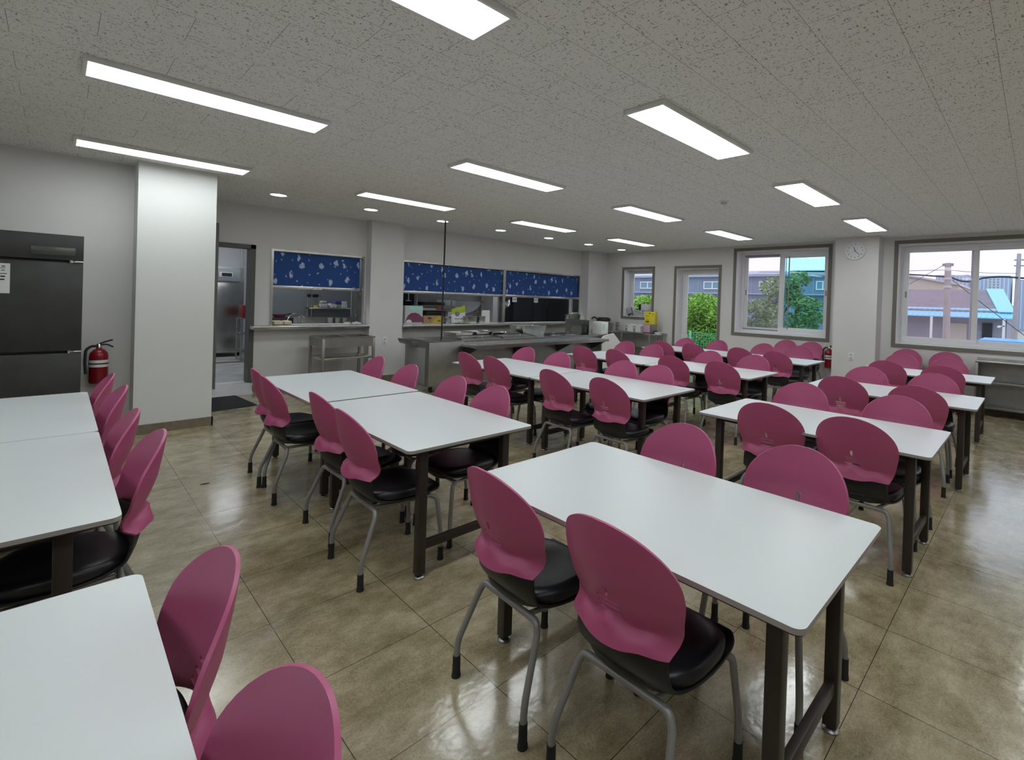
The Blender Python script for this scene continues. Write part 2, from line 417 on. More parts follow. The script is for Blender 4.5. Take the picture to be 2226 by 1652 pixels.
# pillars, plastered like the walls
b = MB(); b.box(.548, 6.72, 0, 1.198, 7.4, CEIL); struct(b.build('wall_pillar', M['pillar'], flat=True))
b = MB(); b.box(3.685, 8.44, 0, 4.285, YK, CEIL); struct(b.build('wall_pilaster', M['wall'], flat=True))
b = MB(); b.box(9.17, 8.37, 0, XW, YK, CEIL); struct(b.build('wall_corner', M['wall'], flat=True))
b = MB(); b.box(9.5, 2.025, 0, XW, 2.705, CEIL); struct(b.build('wall_pier', M['wall'], flat=True))
# skirting
def skirt(name, boxes):
    b = MB()
    for q in boxes: b.box(*q)
    struct(b.build(name, M['base'], flat=True))
skirt('baseboard_pillar', [(.535, 6.708, 0, 1.211, 6.72, .098), (1.198, 6.708, 0, 1.211, 7.4, .098), (.535, 6.72, 0, .548, 7.08, .098)])
skirt('baseboard_left', [(X0, 7.068, 0, .535, 7.08, .098)])
skirt('baseboard_back', [(2.03, 8.628, 0, 3.673, YK, .098), (3.673, 8.428, 0, 4.297, 8.44, .098), (4.285, 8.44, 0, 4.297, YK, .098), (4.297, 8.628, 0, 9.17, YK, .098)])
skirt('baseboard_right', [(9.858, 2.72, 0, XW, 5.08, .098), (9.858, 6.29, 0, XW, 8.37, .098), (9.858, Y0, 0, XW, 2.025, .098), (9.488, 2.013, 0, 9.5, 2.717, .098)])

# window surrounds: taupe trim bands, white frames, sashes, panes
def surround(name, y0, y1, z0, z1, w=.062, bottom=True, t=.014):
    b = MB(); x0 = XW-t; x1 = XW
    b.box(x0, y0-w, z1, x1, y1+w, z1+w); 
    if bottom: b.box(x0, y0-w, z0-w, x1, y1+w, z0)
    zb = z0 if bottom else 0
    b.box(x0, y0-w, zb, x1, y0, z1); b.box(x0, y1, zb, x1, y1+w, z1)
    return struct(b.build(name, M['trim'], flat=True))
def lining(name, y0, y1, z0, z1):
    t = .012; b = MB()
    b.box(XW, y0, z1-t, XO-.08, y1, z1); b.box(XW-.004, y0, z0, XO-.08, y1, z0+t)
    b.box(XW, y0, z0+t, XO-.08, y0+t, z1-t); b.box(XW, y1-t, z0+t, XO-.08, y1, z1-t)
    return struct(b.build(name, M['upvc'], flat=True))
def ring(b, x0, x1, y0, y1, z0, z1, w, m=None):
    b.box(x0, y0, z1-w, x1, y1, z1, m, .004); b.box(x0, y0, z0, x1, y1, z0+w, m, .004)
    b.box(x0, y0, z0+w, x1, y0+w, z1-w, m, .004); b.box(x0, y1-w, z0+w, x1, y1, z1-w, m, .004)
def sash(win, x, y0, y1, z0, z1, w, gm, handle_y=None):
    b = MB(); ring(b, x, x+.035, y0, y1, z0, z1, w); s = b.build('sash', M['upvc'], win)
    b = MB(); b.box(x+.014, y0+w-.005, z0+w-.005, x+.019, y1-w+.005, z1-w+.005); b.build('pane', M[gm], s, flat=True)
    if handle_y is not None:
        b = MB(); b.box(x-.012, handle_y-.011, (z0+z1)/2-.055, x+.001, handle_y+.011, (z0+z1)/2+.055, None, .004); b.build('sash_handle', M['grey'], s)
# big two-sash window behind the pier's near side
surround('trim_1', -.25, 1.805, .973, 2.68)
lining('trim_2', -.25, 1.805, .973, 2.68)
b = MB(); ring(b, XO-.09, XO-.02, -.238, 1.79, .985, 2.668, .05); w3 = b.build('window_1', M['upvc']); struct(w3)
sash(w3, XO-.085, .735, 1.765, 1.02, 2.63, .075, 'lilac', 1.725)
sash(w3, XO-.05, -.19, .84, 1.02, 2.63, .075, 'paleblue', .775)
# sliding window between pier and glass door
surround('trim_3', 2.925, 4.753, .972, 2.688)
lining('trim_4', 2.925, 4.753, .972, 2.688)
b = MB(); ring(b, XO-.09, XO-.02, 2.937, 4.741, .984, 2.676, .05); w2 = b.build('window_2', M['upvc']); struct(w2)
sash(w2, XO-.05, 3.86, 4.70, 1.02, 2.64, .07, 'lilac', 4.66)
sash(w2, XO-.085, 2.97, 3.94, 1.02, 2.64, .10, 'cyan', 3.03)
b = MB(); b.box(XO-.084, 3.945, 2.585, XO-.052, 4.69, 2.64); b.box(XO-.084, 3.945, 1.02, XO-.052, 4.69, 1.06); b.build('sliding_track', M['grey'], w2, flat=True)
b = MB(); b.box(XO-.1, 3.735, 1.09, XO-.086, 3.755, 2.57); b.box(XO-.1, 3.80, 1.10, XO-.088, 3.81, 2.56); b.build('sash_seal', M['grey'], w2, flat=True)
# narrow glass door
surround('trim_5', 5.152, 6.222, .02, 2.352, bottom=False)
lining('trim_6', 5.152, 6.222, .02, 2.352)
b = MB(); ring(b, XO-.09, XO-.02, 5.164, 6.21, .02, 2.34, .05); d2 = b.build('door_2', M['upvc']); struct(d2)
sash(d2, XO-.075, 5.2, 6.175, .05, 2.31, .085, 'clear')
b = MB(); b.box(XO-.115, 5.225, 1.0, XO-.075, 5.26, 1.13, None, .006); b.build('door_handle', M['chrome'], d2)
# small window in the corner
surround('trim_7', 6.898, 7.772, 1.18, 2.36)
lining('trim_8', 6.898, 7.772, 1.18, 2.36)
b = MB(); ring(b, XO-.09, XO-.02, 6.91, 7.76, 1.192, 2.348, .05); w1 = b.build('window_3', M['upvc']); struct(w1)
sash(w1, XO-.075, 6.93, 7.735, 1.215, 2.325, .055, 'clear')

# ---------------------------------------------------------------- ceiling lamps
def make_lamp():
    t = thing('ceiling_light', 'x', 'ceiling light', (0, 0, CEIL), 0, 'rectangular ceiling lights')
    b = MB(); L, W, f = 1.262, .278, .022
    b.box(-f, -f, -.03, L+f, 0, 0, None, .003); b.box(-f, W, -.03, L+f, W+f, 0, None, .003)
    b.box(-f, 0, -.03, 0, W, 0, None, .003); b.box(L, 0, -.03, L+f, W, 0, None, .003)
    b.build('lamp_frame', M['white'], t)
    b = MB(); b.box(0, 0, -.028, L, W, -.006); b.build('diffuser', M['diffuser'], t, flat=True)
    return t
lamp0 = make_lamp(); first = True
LX = [.10, 2.585, 5.07, 7.525]; LY = [1.775, 3.935, 6.115]
LLAB = {(0, 0): 'ceiling light over the table standing apart in the trolley row', (1, 0): 'ceiling light over the aisle between trolley row and black cable row, farthest from the kitchen',
        (2, 0): 'ceiling light over the tables before the wall clock, second from the windows', (3, 0): 'ceiling light directly before the wall clock and pier',
        (0, 1): 'long ceiling light above the refrigerator row tables', (1, 1): 'ceiling light over the trolley row, middle of its crosswise line',
        (2, 1): 'ceiling light in the middle of the room, between black cable and glass door', (3, 1): 'ceiling light before the sliding window and smoke detector',
        (0, 2): 'ceiling light hung just before the white pillar', (1, 2): 'ceiling light before the first blue blind and pilaster',
        (2, 2): 'ceiling light before the serving counter and long blue blinds', (3, 2): 'ceiling light before the corner worktable'}
for i, x in enumerate(LX):
    for j, y in enumerate(LY):
        o = lamp0 if first else copy_tree(lamp0); first = False
        o.location = (x, y, CEIL); o['label'] = LLAB[(i, j)]
for x, y in [(-2.385, 1.775), (-2.385, 3.935), (.10, -.385), (2.585, -.385), (5.07, -.385), (7.525, -.385), (-2.385, -.385), (2.585, -2.545), (7.525, -2.545)]:  # unseen lamps continuing the grid, added for illumination
    o = copy_tree(lamp0); o.location = (x, y, CEIL); o['label'] = 'unseen ceiling light added to light the hall behind the front tables'; o['group'] = 'added unseen rear ceiling lights'
def make_downlight():
    t = thing('downlight', 'x', 'downlight', (0, 0, CEIL), 0, 'round downlights along the serving hatches')
    b = MB(); b.lathe([(.108, 0), (.108, -.006), (.094, -.010), (.092, -.004), (.092, 0)], seg=28); b.build('bezel', M['white'], t)
    b = MB(); b.lathe([(0, -.007), (.092, -.007), (.092, -.002), (0, -.002)], seg=28); b.build('lit_disc', M['downlight'], t)
    return t
dl0 = make_downlight()
DL = ['round downlight before the kitchen doorway', 'round downlight before the first, small serving hatch', 'round downlight beside the black cable ceiling end',
      'round downlight before the second blue blind, third after the pilaster', 'round downlight before the middle of the long hatch', 'round downlight before the far end of the long hatch', 'round downlight in the corner by the small window']
for k, x in enumerate([1.985, 3.215, 4.43, 5.65, 6.88, 8.10, 9.28]):
    o = dl0 if k == 0 else copy_tree(dl0); o.location = (x, 7.42, CEIL); o['label'] = DL[k]
t = thing('smoke_detector', 'round white smoke detector on the ceiling', 'smoke detector', (5.54, 2.86, CEIL))
b = MB(); b.lathe([(.06, 0), (.06, -.012), (.05, -.018), (0, -.018)], seg=24); b.build('detector_base', M['white'], t)
b = MB(); b.lathe([(.04, -.018), (.036, -.034), (.02, -.042), (0, -.042)], seg=24); b.build('sensor_dome', M['ltgrey'], t)

# ---------------------------------------------------------------- dining tables
TW, TL, TH = .825, 1.417, .733
def make_table():
    t = thing('dining_table', 'x', 'table', (0, 0, 0), 0, 'white canteen tables')
    b = MB(); P = rrect(0, 0, TW, TL, .03, 6)
    b.prism(P, TH-.016, TH, M['laminate'], M['lamedge'])
    b.prism(rrect(.003, .003, TW-.003, TL-.003, .03, 6), TH-.021, TH-.016, M['brown']); b.build('tabletop', None, t, sharp=30)
    dx, dy, w = .138, .112, .024
    b = MB()
    for x in (dx, TW-dx): b.box(x-.012, dy, TH-.062, x+.012, TL-dy, TH-.021)
    for y in (dy, TL-dy): b.box(dx, y-.012, TH-.062, TW-dx, y+.012, TH-.021)
    b.build('under_frame', M['brown'], t, flat=True)
    for x in (dx, TW-dx):
        for y in (dy, TL-dy):
            b = MB(); b.box(x-w, y-w, .022, x+w, y+w, TH-.022, None, .004); lg = b.build('leg', M['brown'], t)
            b = MB(); b.lathe([(0, 0), (.028, 0), (.03, .008), (.024, .014), (.010, .016), (.010, .024), (0, .024)], (x, y, 0), seg=16); b.build('glide_foot', M['steel_dull'], lg)
    for y in (dy, TL-dy):
        b = MB(); b.box(dx+w-.001, y-.015, .15, TW-dx-w+.001, y+.015, .195, None, .003); b.build('crossbar', M['brown'], t)
    return t
ROW = {'C': 'refrigerator row', 'A': 'trolley row', 'E': 'black cable row', 'F': 'serving tub row', 'G': 'window row'}
TABLES = [('C', 'kitchen-end', -.659, 3.688), ('C', 'middle', -.659, 2.266), ('C', 'separate', -.653, .369),
          ('A', 'kitchen-end', 1.243, 3.743), ('A', 'middle', 1.199+.02, 2.292), ('A', 'separate', 1.247, .395),
          ('E', 'kitchen-end', 3.263, 3.752), ('E', 'middle', 3.263, 2.325), ('E', 'separate', 3.237, .403),
          ('F', 'kitchen-end', 5.157, 3.713), ('F', 'middle', 5.157, 2.286), ('F', 'separate', 5.172, .352),
          ('G', 'kitchen-end', 7.146, 3.78), ('G', 'middle', 7.146, 2.353), ('G', 'separate', 7.276, .384)]
TLAB = {('C', 'kitchen-end'): 'white table end-on before the dark refrigerator', ('C', 'middle'): 'white table joined to the one before the refrigerator', ('C', 'separate'): 'white table cut off by the photo corner, end of the refrigerator row',
        ('A', 'kitchen-end'): 'white table before the steel trolley, joined at a seam', ('A', 'middle'): 'white table joined at a seam to the one before the trolley', ('A', 'separate'): 'largest-looking white table, alone in front of the joined trolley row pair',
        ('E', 'kitchen-end'): 'white table just before the serving counter and black cable', ('E', 'middle'): 'white table joined to the one before the serving counter', ('E', 'separate'): 'white table standing apart at the end of the black cable row',
        ('F', 'kitchen-end'): 'white table before the steel tub end of the serving counter', ('F', 'middle'): 'white table joined to the one before the steel tub', ('F', 'separate'): 'white table apart, third from the wall clock side pier',
        ('G', 'kitchen-end'): 'white table nearest the corner worktable and glass door', ('G', 'middle'): 'white table beside the sliding window and small extinguisher', ('G', 'separate'): 'white table beside the pier, closest to the low steel shelf'}
t0 = make_table()
for k, (r, w, x, y) in enumerate(TABLES):
    o = t0 if k == 0 else copy_tree(t0); o.location = (x, y, 0); o['label'] = TLAB[(r, w)]

# ---------------------------------------------------------------- dining chairs
def interp(x, xs, ys):
    if x <= xs[0]: return ys[0]
    for a, b_, c, d in zip(xs, xs[1:], ys, ys[1:]):
        if x <= b_:
            t = (x-a)/(b_-a); t = t*t*(3-2*t) if False else t
            return c+(d-c)*t
    return ys[-1]
def back_half(z):
    if z >= .70:
        q = min(1.0, (z-.70)/.19); return .222*math.sqrt(max(0.0, 1-q**2.15))
    return .222-.040*((.70-z)/.2)**1.4
def back_x(z):
    return interp(z, [.48, .50, .53, .555, .57, .60, .645, .72, .807, .86, .89], [-.224, -.220, -.212, -.207, -.207, -.217, -.233, -.255, -.271, -.278, -.280])
def make_chair():
    t = thing('dining_chair', 'x', 'chair', (0, 0, 0), 0, 'pink canteen chairs')
    # pink plastic back with one upright slot and three slits
    zs = [.497, .505, .515, .53, .545, .555, .562, .575, .5875, .5965, .6085, .6175, .6295, .6385, .65, .662, .675, .690, .70, .72, .74, .76, .78, .80, .82, .838, .852, .864, .874, .881, .886, .889]
    js = [-1, -.97, -.9, -.8, -.7, -.6, -.5, -.4, -.3, -.2, -.11, -.035, .035, .11, .2, .3, .4, .5, .6, .7, .8, .9, .97, 1]
    def P(z, j):
        h = max(back_half(z), .012); y = h*j; zz = z
        if z < .60:                                    # lower lip with a slightly wavy edge
            f = (.60-z)/.103; zz = z+f*(.010*math.exp(-((abs(j)-.6)/.2)**2)-.008*(1-min(1, abs(j))) - .004*max(0, abs(j)-.85)/.15)
        x = back_x(z)+(1.5+.5*max(0, min(1, (.62-z)/.1)))*y*y+(.3*max(0, abs(y)-.15)**1.5)
        cr = .557+.022*math.cos(j*PI*1.0)+.010*math.cos(j*PI*3)   # crease above which the back stays slim
        x -= .024*max(0, min(1, (cr-z)/.026))
        zz = zz if zz >= .70 else .70-(.70-zz)*.845
        return (x, y, zz+.01)
    def skip(z0, z1, j0, j1):
        zc, jc = (z0+z1)/2, (j0+j1)/2
        if abs(jc) < .2 and (.5875 < zc < .5965 or .6085 < zc < .6175 or .6295 < zc < .6385): return True
        return abs(jc) < .035 and .65 < zc < .690
    b = MB(); b.grid(P, zs, js, None, skip); b.build('backrest', M['pink'], t, solid=.009, sharp=50)
    # black shell: bucket running from behind the lip under the seat
    prof = [(-.192, .585), (-.201, .545), (-.204, .495), (-.184, .448), (-.148, .413), (-.09, .391), (0, .382), (.09, .384), (.17, .394), (.215, .408), (.232, .428)]
    hw = [.160, .168, .174, .178, .184, .193, .202, .206, .203, .19, .17]
    def S(i, j):
        i0 = int(i); x, z = prof[i0]; y = hw[i0]*j
        if i0 <= 3: x += (1.9*y*y)*(1-.18*i0)
        z += (.0 if i0 > 8 else .04 if i0 > 3 else .02)*max(0, abs(j)-.55)**2*2.2
        return (x, y, z)
    b = MB(); b.grid(S, list(range(len(prof))), [-1, -.92, -.8, -.65, -.45, -.25, 0, .25, .45, .65, .8, .92, 1]); b.build('seat_shell', M['black'], t, solid=.012, sub=1, sharp=60)
    # padded seat
    def Q(u, v):
        a = 2*PI*u; ex = 2.6 if True else 2
        ca, sa = math.cos(a), math.sin(a)
        px = .03+(.208)*math.copysign(abs(ca)**(2/ex), ca); py = .205*math.copysign(abs(sa)**(2/ex), sa)
        k = {0: 0, 1: .45, 2: .78, 3: .93, 4: 1.0, 5: 1.0, 6: .93}[v]
        zz = {0: .452, 1: .454, 2: .457, 3: .455, 4: .440, 5: .414, 6: .398}[v]
        x = .03+(px-.03)*k; y = py*k
        zz += .012*(y/.2)**2-.02*max(0, (x-.1)/.13)**2-.004
        return (x, y, zz)
    b = MB(); us = [i/36 for i in range(37)]
    b.grid(Q, us, [0, 1, 2, 3, 4, 5, 6]); bmesh.ops.remove_doubles(b.bm, verts=b.bm.verts[:], dist=.0004)
    b.build('seat', M['seatpad'], t, sharp=70)
    r = .0125
    # bar under the seat: rear bend, front bend and side rails
    b = MB(); b.tube(fillet([(-.150, -.182, .33), (-.140, -.165, .368), (-.140, .165, .368), (-.150, .182, .33)], .035), r)
    for s_ in (-1, 1): b.tube([(-.138, .11*s_, .366), (.02, .140*s_, .368), (.175, .17*s_, .374)], .010)
    b.tube([(.175, -.175, .374), (.175, .175, .374)], .010)
    b.build('seat_frame', M['tube'], t)
    for s_ in (-1, 1):
        b = MB(); b.tube(fillet([(-.228, .215*s_, .075), (-.226, .215*s_, .14), (-.150, .182*s_, .33), (-.147, .178*s_, .34)], .07, 6), r); lg = b.build('leg', M['tube'], t)
        b = MB(); b.lathe([(0, 0), (.0185, 0), (.018, .008), (.0158, .02), (.0150, .085), (0, .085)], (-.228, .215*s_, 0), seg=14); b.build('rubber_foot', M['rubber'], lg)
        b = MB(); b.tube(fillet([(.228, .205*s_, .06), (.226, .203*s_, .16), (.205, .185*s_, .36), (.165, .165*s_, .376)], .03, 5), r); lg = b.build('leg', M['tube'], t)
        b = MB(); b.lathe([(0, 0), (.0185, 0), (.018, .008), (.0158, .02), (.0150, .075), (0, .075)], (.228, .205*s_, 0), seg=14); b.build('rubber_foot', M['rubber'], lg)
    return t
CHAIRS = {
 'A l': [(1.371, 4.629), (1.333, 4.212), (1.395, 3.335), (1.34, 2.751)], 'A r': [(1.989, 4.906), (1.969, 4.198), (1.933, 3.387), (1.909, 2.827)],
 'B l': [(1.359, 1.467), (1.362, .909)], 'B r': [(2.004, 1.348), (2.052, .779)],
 'E l': [(3.511, 4.873), (3.55, 4.418), (3.355, 3.253), (3.389, 2.644)], 'E r': [(4.004, 4.942), (3.96, 4.254), (3.976, 3.285), (3.915, 2.792)],
 'F l': [(5.338, 4.735), (5.583, 4.304), (5.486, 3.349), (5.459, 2.666)], 'F r': [(6.159, 4.957), (6.078, 4.361), (5.974, 3.334), (6.027, 2.713)],
 'G l': [(7.427, 4.783), (7.397, 4.168), (7.439, 3.373), (7.394, 2.789)], 'G r': [(7.845, 4.842), (8.057, 4.301), (8.205, 3.508), (8.385, 2.945)],
 'G w': [(9.50, 3.59), (9.50, 3.13)], 'J w': [(9.50, 1.61), (9.50, 1.065)], 'J r': [(8.49, 1.502), (8.339, .912)], 'J l': [(7.543, 1.436), (7.627, .855)],
 'I r': [(5.998, 1.403), (5.984, .78)], 'I l': [(5.362, 1.368), (5.327, .769)], 'H r': [(4.077, 1.442), (4.048, .752)], 'H l': [(3.537, 1.337), (3.497, .789)],
 'C r': [(.008, 4.847), (.03, 4.216), (.017, 3.389), (.052, 2.811)], 'D r': [(.019, 1.402), (.021, .828)]}
TB = {'A': ('A', 0), 'B': ('A', 1), 'E': ('E', 0), 'H': ('E', 1), 'F': ('F', 0), 'I': ('F', 1), 'G': ('G', 0), 'J': ('G', 1), 'C': ('C', 0), 'D': ('C', 1)}
EDGE = {'A': 1.231, 'B': 1.247, 'E': 3.263, 'H': 3.237, 'F': 5.157, 'I': 5.172, 'G': 7.146, 'J': 7.276, 'C': -.659, 'D': -.653}
chair0 = make_chair(); first = True
for key, spots in CHAIRS.items():
    tb, side = key.split(); row, sep = TB[tb]
    for k, (x, y) in enumerate(spots):
        o = chair0 if first else copy_tree(chair0); first = False
        rz = 0 if side == 'l' else PI
        if side != 'w':
            x *= .984; y *= .984; tx = EDGE[tb]
            lim = tx+.182 if side == 'l' else tx+TW-.182
            if (side == 'l' and x > lim) or (side == 'r' and tb not in 'CD' and x < lim): y *= lim/x; x = lim
            if side == 'r' and tb in 'CD': x = max(x, lim)
        o.location = (x, y, 0); o.rotation_euler = (0, 0, rz+math.radians(random.uniform(-2.2, 2.2)))
        end = 'kitchen end' if k % 2 == 0 else 'far end'
        if side == 'w':
            o['label'] = ('pink chair against the wall under the sliding window, ' if tb == 'G' else 'pink chair against the wall under the big window by the pier, ')+end
        else:
            w = 'separate' if sep else ('kitchen-end' if k < 2 else 'middle')
            sd = {'l': 'refrigerator side', 'r': 'window side'}[side]
            o['label'] = f"pink chair at {ROW[row].split(' row')[0]} row's {w} table, {sd}, {end}"

# ---------------------------------------------------------------- dark refrigerator by the far-left wall
t = thing('refrigerator', 'tall dark grey commercial refrigerator against the wall', 'refrigerator', (0, 0, 0))
b = MB(); b.box(-1.12, 6.50, .06, .165, 7.06, 1.965, None, .006); b.build('body', M['dkfridge'], t)
b = MB(); b.box(-1.12, 6.445, 1.735, .165, 6.50, 1.963, None, .006); hd = b.build('header_panel', M['dkfridge'], t)
b = MB(); b.box(-.16, 6.438, 1.775, .112, 6.446, 1.847, None, .003); b.build('display_strip', mat('display_strip', (.085, .09, .08), .25), hd)
for x0, x1 in ((-1.115, -.483), (-.472, .16)):
    for z0, z1 in ((.915, 1.715), (.085, .895)):
        b = MB(); b.box(x0, 6.44, z0, x1, 6.498, z1, None, .008); d = b.build('door', M['dkfridge'], t)
        hx = x1-.055 if x0 < -1 else x0+.03
        b = MB(); b.box(hx, 6.425, (z0+z1)/2-.12, hx+.025, 6.442, (z0+z1)/2+.12, None, .005); b.build('door_handle', M['black'], d)
for z in (1.725, .905):
    b = MB(); b.box(.075, 6.434, z-.007, .163, 6.45, z+.007, None, .003); b.lathe([(0, -.012), (.012, -.012), (.012, .012), (0, .012)], (.085, 6.437, z), seg=10); b.build('hinge', M['chrome'], t)
for x in (-1.05, .09):
    for y in (6.56, 7.0):
        b = MB(); b.lathe([(0, 0), (.03, 0), (.03, .06), (0, .06)], (x, y, 0), seg=12); b.build('leg', M['black'], t)
t = thing('paper_notice', 'white paper notice taped to the dark refrigerator door', 'notice', (-.40, 6.4385, 1.55))
b = MB(); b.box(-.16, -.0012, -.125, .126, .0012, .13); b.build('sheet', M['paper'], t, flat=True)
b = MB()
for x, z, w, h in [(.02, .11, .03, .004), (.088, .105, .02, .008), (.085, .09, .028, .005), (.086, .07, .02, .006), (.086, .042, .045, .006), (.086, .018, .026, .012), (.083, -.008, .026, .012), (.04, -.028, .04, .006), (-.05, .06, .12, .006), (-.05, .03, .12, .006), (-.05, 0, .1, .006), (-.04, -.06, .1, .005)]:
    b.box(x-w/2, -.0018, z-h/2, x+w/2, -.0011, z+h/2)
b.build('printing', M['ink'], t, flat=True)

# fire extinguishers
def make_ext():
    t = thing('fire_extinguisher', 'x', 'fire extinguisher', (0, 0, 0), 0, 'red fire extinguishers')
    b = MB(); b.lathe([(0, 0), (.066, 0), (.072, .012), (.072, .27), (.066, .305), (.045, .332), (.024, .345), (.022, .355), (0, .355)], seg=24); b.build('cylinder', M['red'], t)
    b = MB(); b.lathe([(.0725, .165), (.0732, .165), (.0732, .235), (.0725, .235)], seg=24); b.build('paper_band', M['paper'], t)
    b = MB(); b.lathe([(.0735, .192), (.0742, .192), (.0742, .205), (.0735, .205)], seg=24); b.build('strap', M['black'], t)
    b = MB(); b.lathe([(0, .35), (.02, .35), (.02, .385), (.012, .395), (0, .395)], seg=14); b.build('valve', M['chrome'], t)
    b = MB(); b.tube(fillet([(-.015, 0, .385), (.03, -.005, .41), (.10, -.01, .435)], .02), [.009]*9 if False else .008, seg=8); b.build('lever', M['black'], t)
    b = MB(); b.tube(fillet([(-.01, 0, .375), (.05, -.005, .395), (.105, -.01, .36)], .03), .008, seg=8); b.build('handle', M['black'], t)
    b = MB(); b.tube(fillet([(-.012, -.01, .372), (-.05, -.02, .378), (-.095, -.03, .345), (-.10, -.03, .22), (-.092, -.03, .10)], .035), .012, seg=10); b.build('hose', M['rubber'], t)
    b = MB(); b.box(-.03, .066, .15, .03, .112, .25, None, .004); b.build('wall_bracket', M['black'], t)
    return t
e0 = make_ext(); e0.location = (.302, 6.968, .53); e0['label'] = 'red fire extinguisher hung on the wall between refrigerator and white pillar'
e1 = copy_tree(e0); e1.location = (9.758, 2.822, .44); e1.rotation_euler = (0, 0, -PI/2); e1['label'] = 'red fire extinguisher under the sliding window, beside the pier'

# clock on the pier
t = thing('wall_clock', 'round white wall clock with black numerals on the pier', 'clock', (9.5, 2.383, 2.553))
b = MB(); b.lathe([(0, -.001), (.158, -.001), (.163, -.02), (.158, -.038), (.145, -.036), (.140, -.026), (0, -.026)], seg=40, axis='x'); b.build('case', M['white'], t)
b = MB(); b.lathe([(0, -.0265), (.139, -.0265), (.139, -.0285), (0, -.0285)], seg=40, axis='x'); b.build('dial', mat('clock_dial', (.80, .81, .84), .4), t)
RX = Matrix(((0, 0, -1, -.0285), (-1, 0, 0, 0), (0, 1, 0, 0), (0, 0, 0, 1)))
bmn = bmesh.new()
for h in range(1, 13):
    a = PI/2-h*PI/6
    me = text_obj(str(h), .040, RX @ Matrix.Translation((.115*math.cos(a), .115*math.sin(a), 0)), M['ink'], 'num')
    bmn.from_mesh(me); bpy.data.meshes.remove(me)
me = bpy.data.meshes.new('numerals'); bmn.to_mesh(me); bmn.free(); me.materials.append(M['ink']); nm = bpy.data.objects.new('numerals', me); C.objects.link(nm); nm.parent = t
def hand(name, ang, l0, l1, w, m, x):
    b = MB(); a = PI/2-math.radians(ang); d = Vector((0, -math.cos(a), math.sin(a))); n = Vector((0, d.z, -d.y)).normalized()*w
    P = [d*l0-n, d*l1-n*.7, d*l1+n*.7, d*l0+n]
    lo = [b.bm.verts.new((x, p.y, p.z)) for p in P]; hi = [b.bm.verts.new((x-.0015, p.y, p.z)) for p in P]
    b.bm.faces.new(lo); b.bm.faces.new(list(reversed(hi)))
    for i in range(4): b.bm.faces.new((lo[i], lo[(i+1) % 4], hi[(i+1) % 4], hi[i]))
    b.build(name, m, t, flat=True)
hand('hour_hand', 341, -.012, .078, .0055, M['ink'], -.0305); hand('minute_hand', 133, -.012, .105, .0045, M['ink'], -.0325); hand('second_hand', 241, -.04, .09, .0014, M['grey'], -.0345)

# wall sockets
def make_outlet():
    t = thing('wall_socket', 'x', 'wall socket', (0, 0, 0), 0, 'white double wall sockets')
    b = MB(); b.box(-.041, -.008, -.066, .041, 0, .066, None, .003); b.build('plate', M['white'], t)
    for z in (.03, -.03):
        b = MB(); b.lathe([(.021, -.0095), (.021, -.008), (.0, -.008)], (0, 0, z), seg=18, axis='y'); s_ = b.build('socket', M['ltgrey'], t)
        b = MB()
        for x in (-.009, .009): b.lathe([(0, -.0105), (.003, -.0105), (.003, -.009), (0, -.009)], (x, 0, z), seg=8, axis='y')
        b.build('pin_hole', M['ink'], s_)
    return t
o0 = make_outlet(); o0.location = (3.962, 8.44, .704); o0['label'] = 'white double wall socket on the pilaster between the two hatches'
o1 = copy_tree(o0); o1.location = (9.5, 2.39, .71); o1.rotation_euler = (0, 0, -PI/2); o1['label'] = 'white double wall socket low on the pier under the clock'
o2 = copy_tree(o0); o2.location = (9.87, 6.47, .70); o2.rotation_euler = (0, 0, -PI/2); o2['label'] = 'white double wall socket between corner worktable and glass door'

# ---------------------------------------------------------------- kitchen doorway
b = MB(); b.box(2.01, 8.60, .0, 2.028, 8.84, 2.21) if False else None
b.box(1.965, 8.62, .136, 2.03, 8.84, 2.20); b.box(1.0, 8.62, 2.14, 2.03, 8.84, 2.20); b.box(1.0, 8.62, .136, 1.06, 8.84, 2.14)
struct(b.build('door_frame', M['doorframe'], flat=True))
b = MB(); b.box(.96, 8.555, .03, 1.562, 8.61, 2.46, None, .004); d1 = b.build('door_1', M['doorgreen']); struct(d1)
b = MB(); b.box(1.44, 8.545, 1.0, 1.47, 8.556, 1.18, None, .004); b.build('door_handle', M['chrome'], d1)
b = MB(); b.box(.92, 8.60, 2.44, 2.1, 8.64, 2.47) if False else b.box(.92, 8.61, 2.40, 1.56, 8.64, 2.46); b.build('sliding_rail', M['steel_dull'], d1)
b = MB(); b.prism([(8.41, 0), (8.655, 0), (8.655, .136), (8.62, .136)], 1.0, 1.992, None, axis='x'); simple('entry_ramp', 'pale grey ramp board sloping up to the kitchen doorway', 'ramp', b, m=M['ramp'], flat=True)
b = MB(); b.prism([(.80, 8.36), (1.769, 8.391), (1.836, 7.523), (.85, 7.38)], 0, .009, None); simple('floor_mat', 'black rubber doormat on the floor before the kitchen ramp', 'doormat', b, m=M['mat'], flat=True)
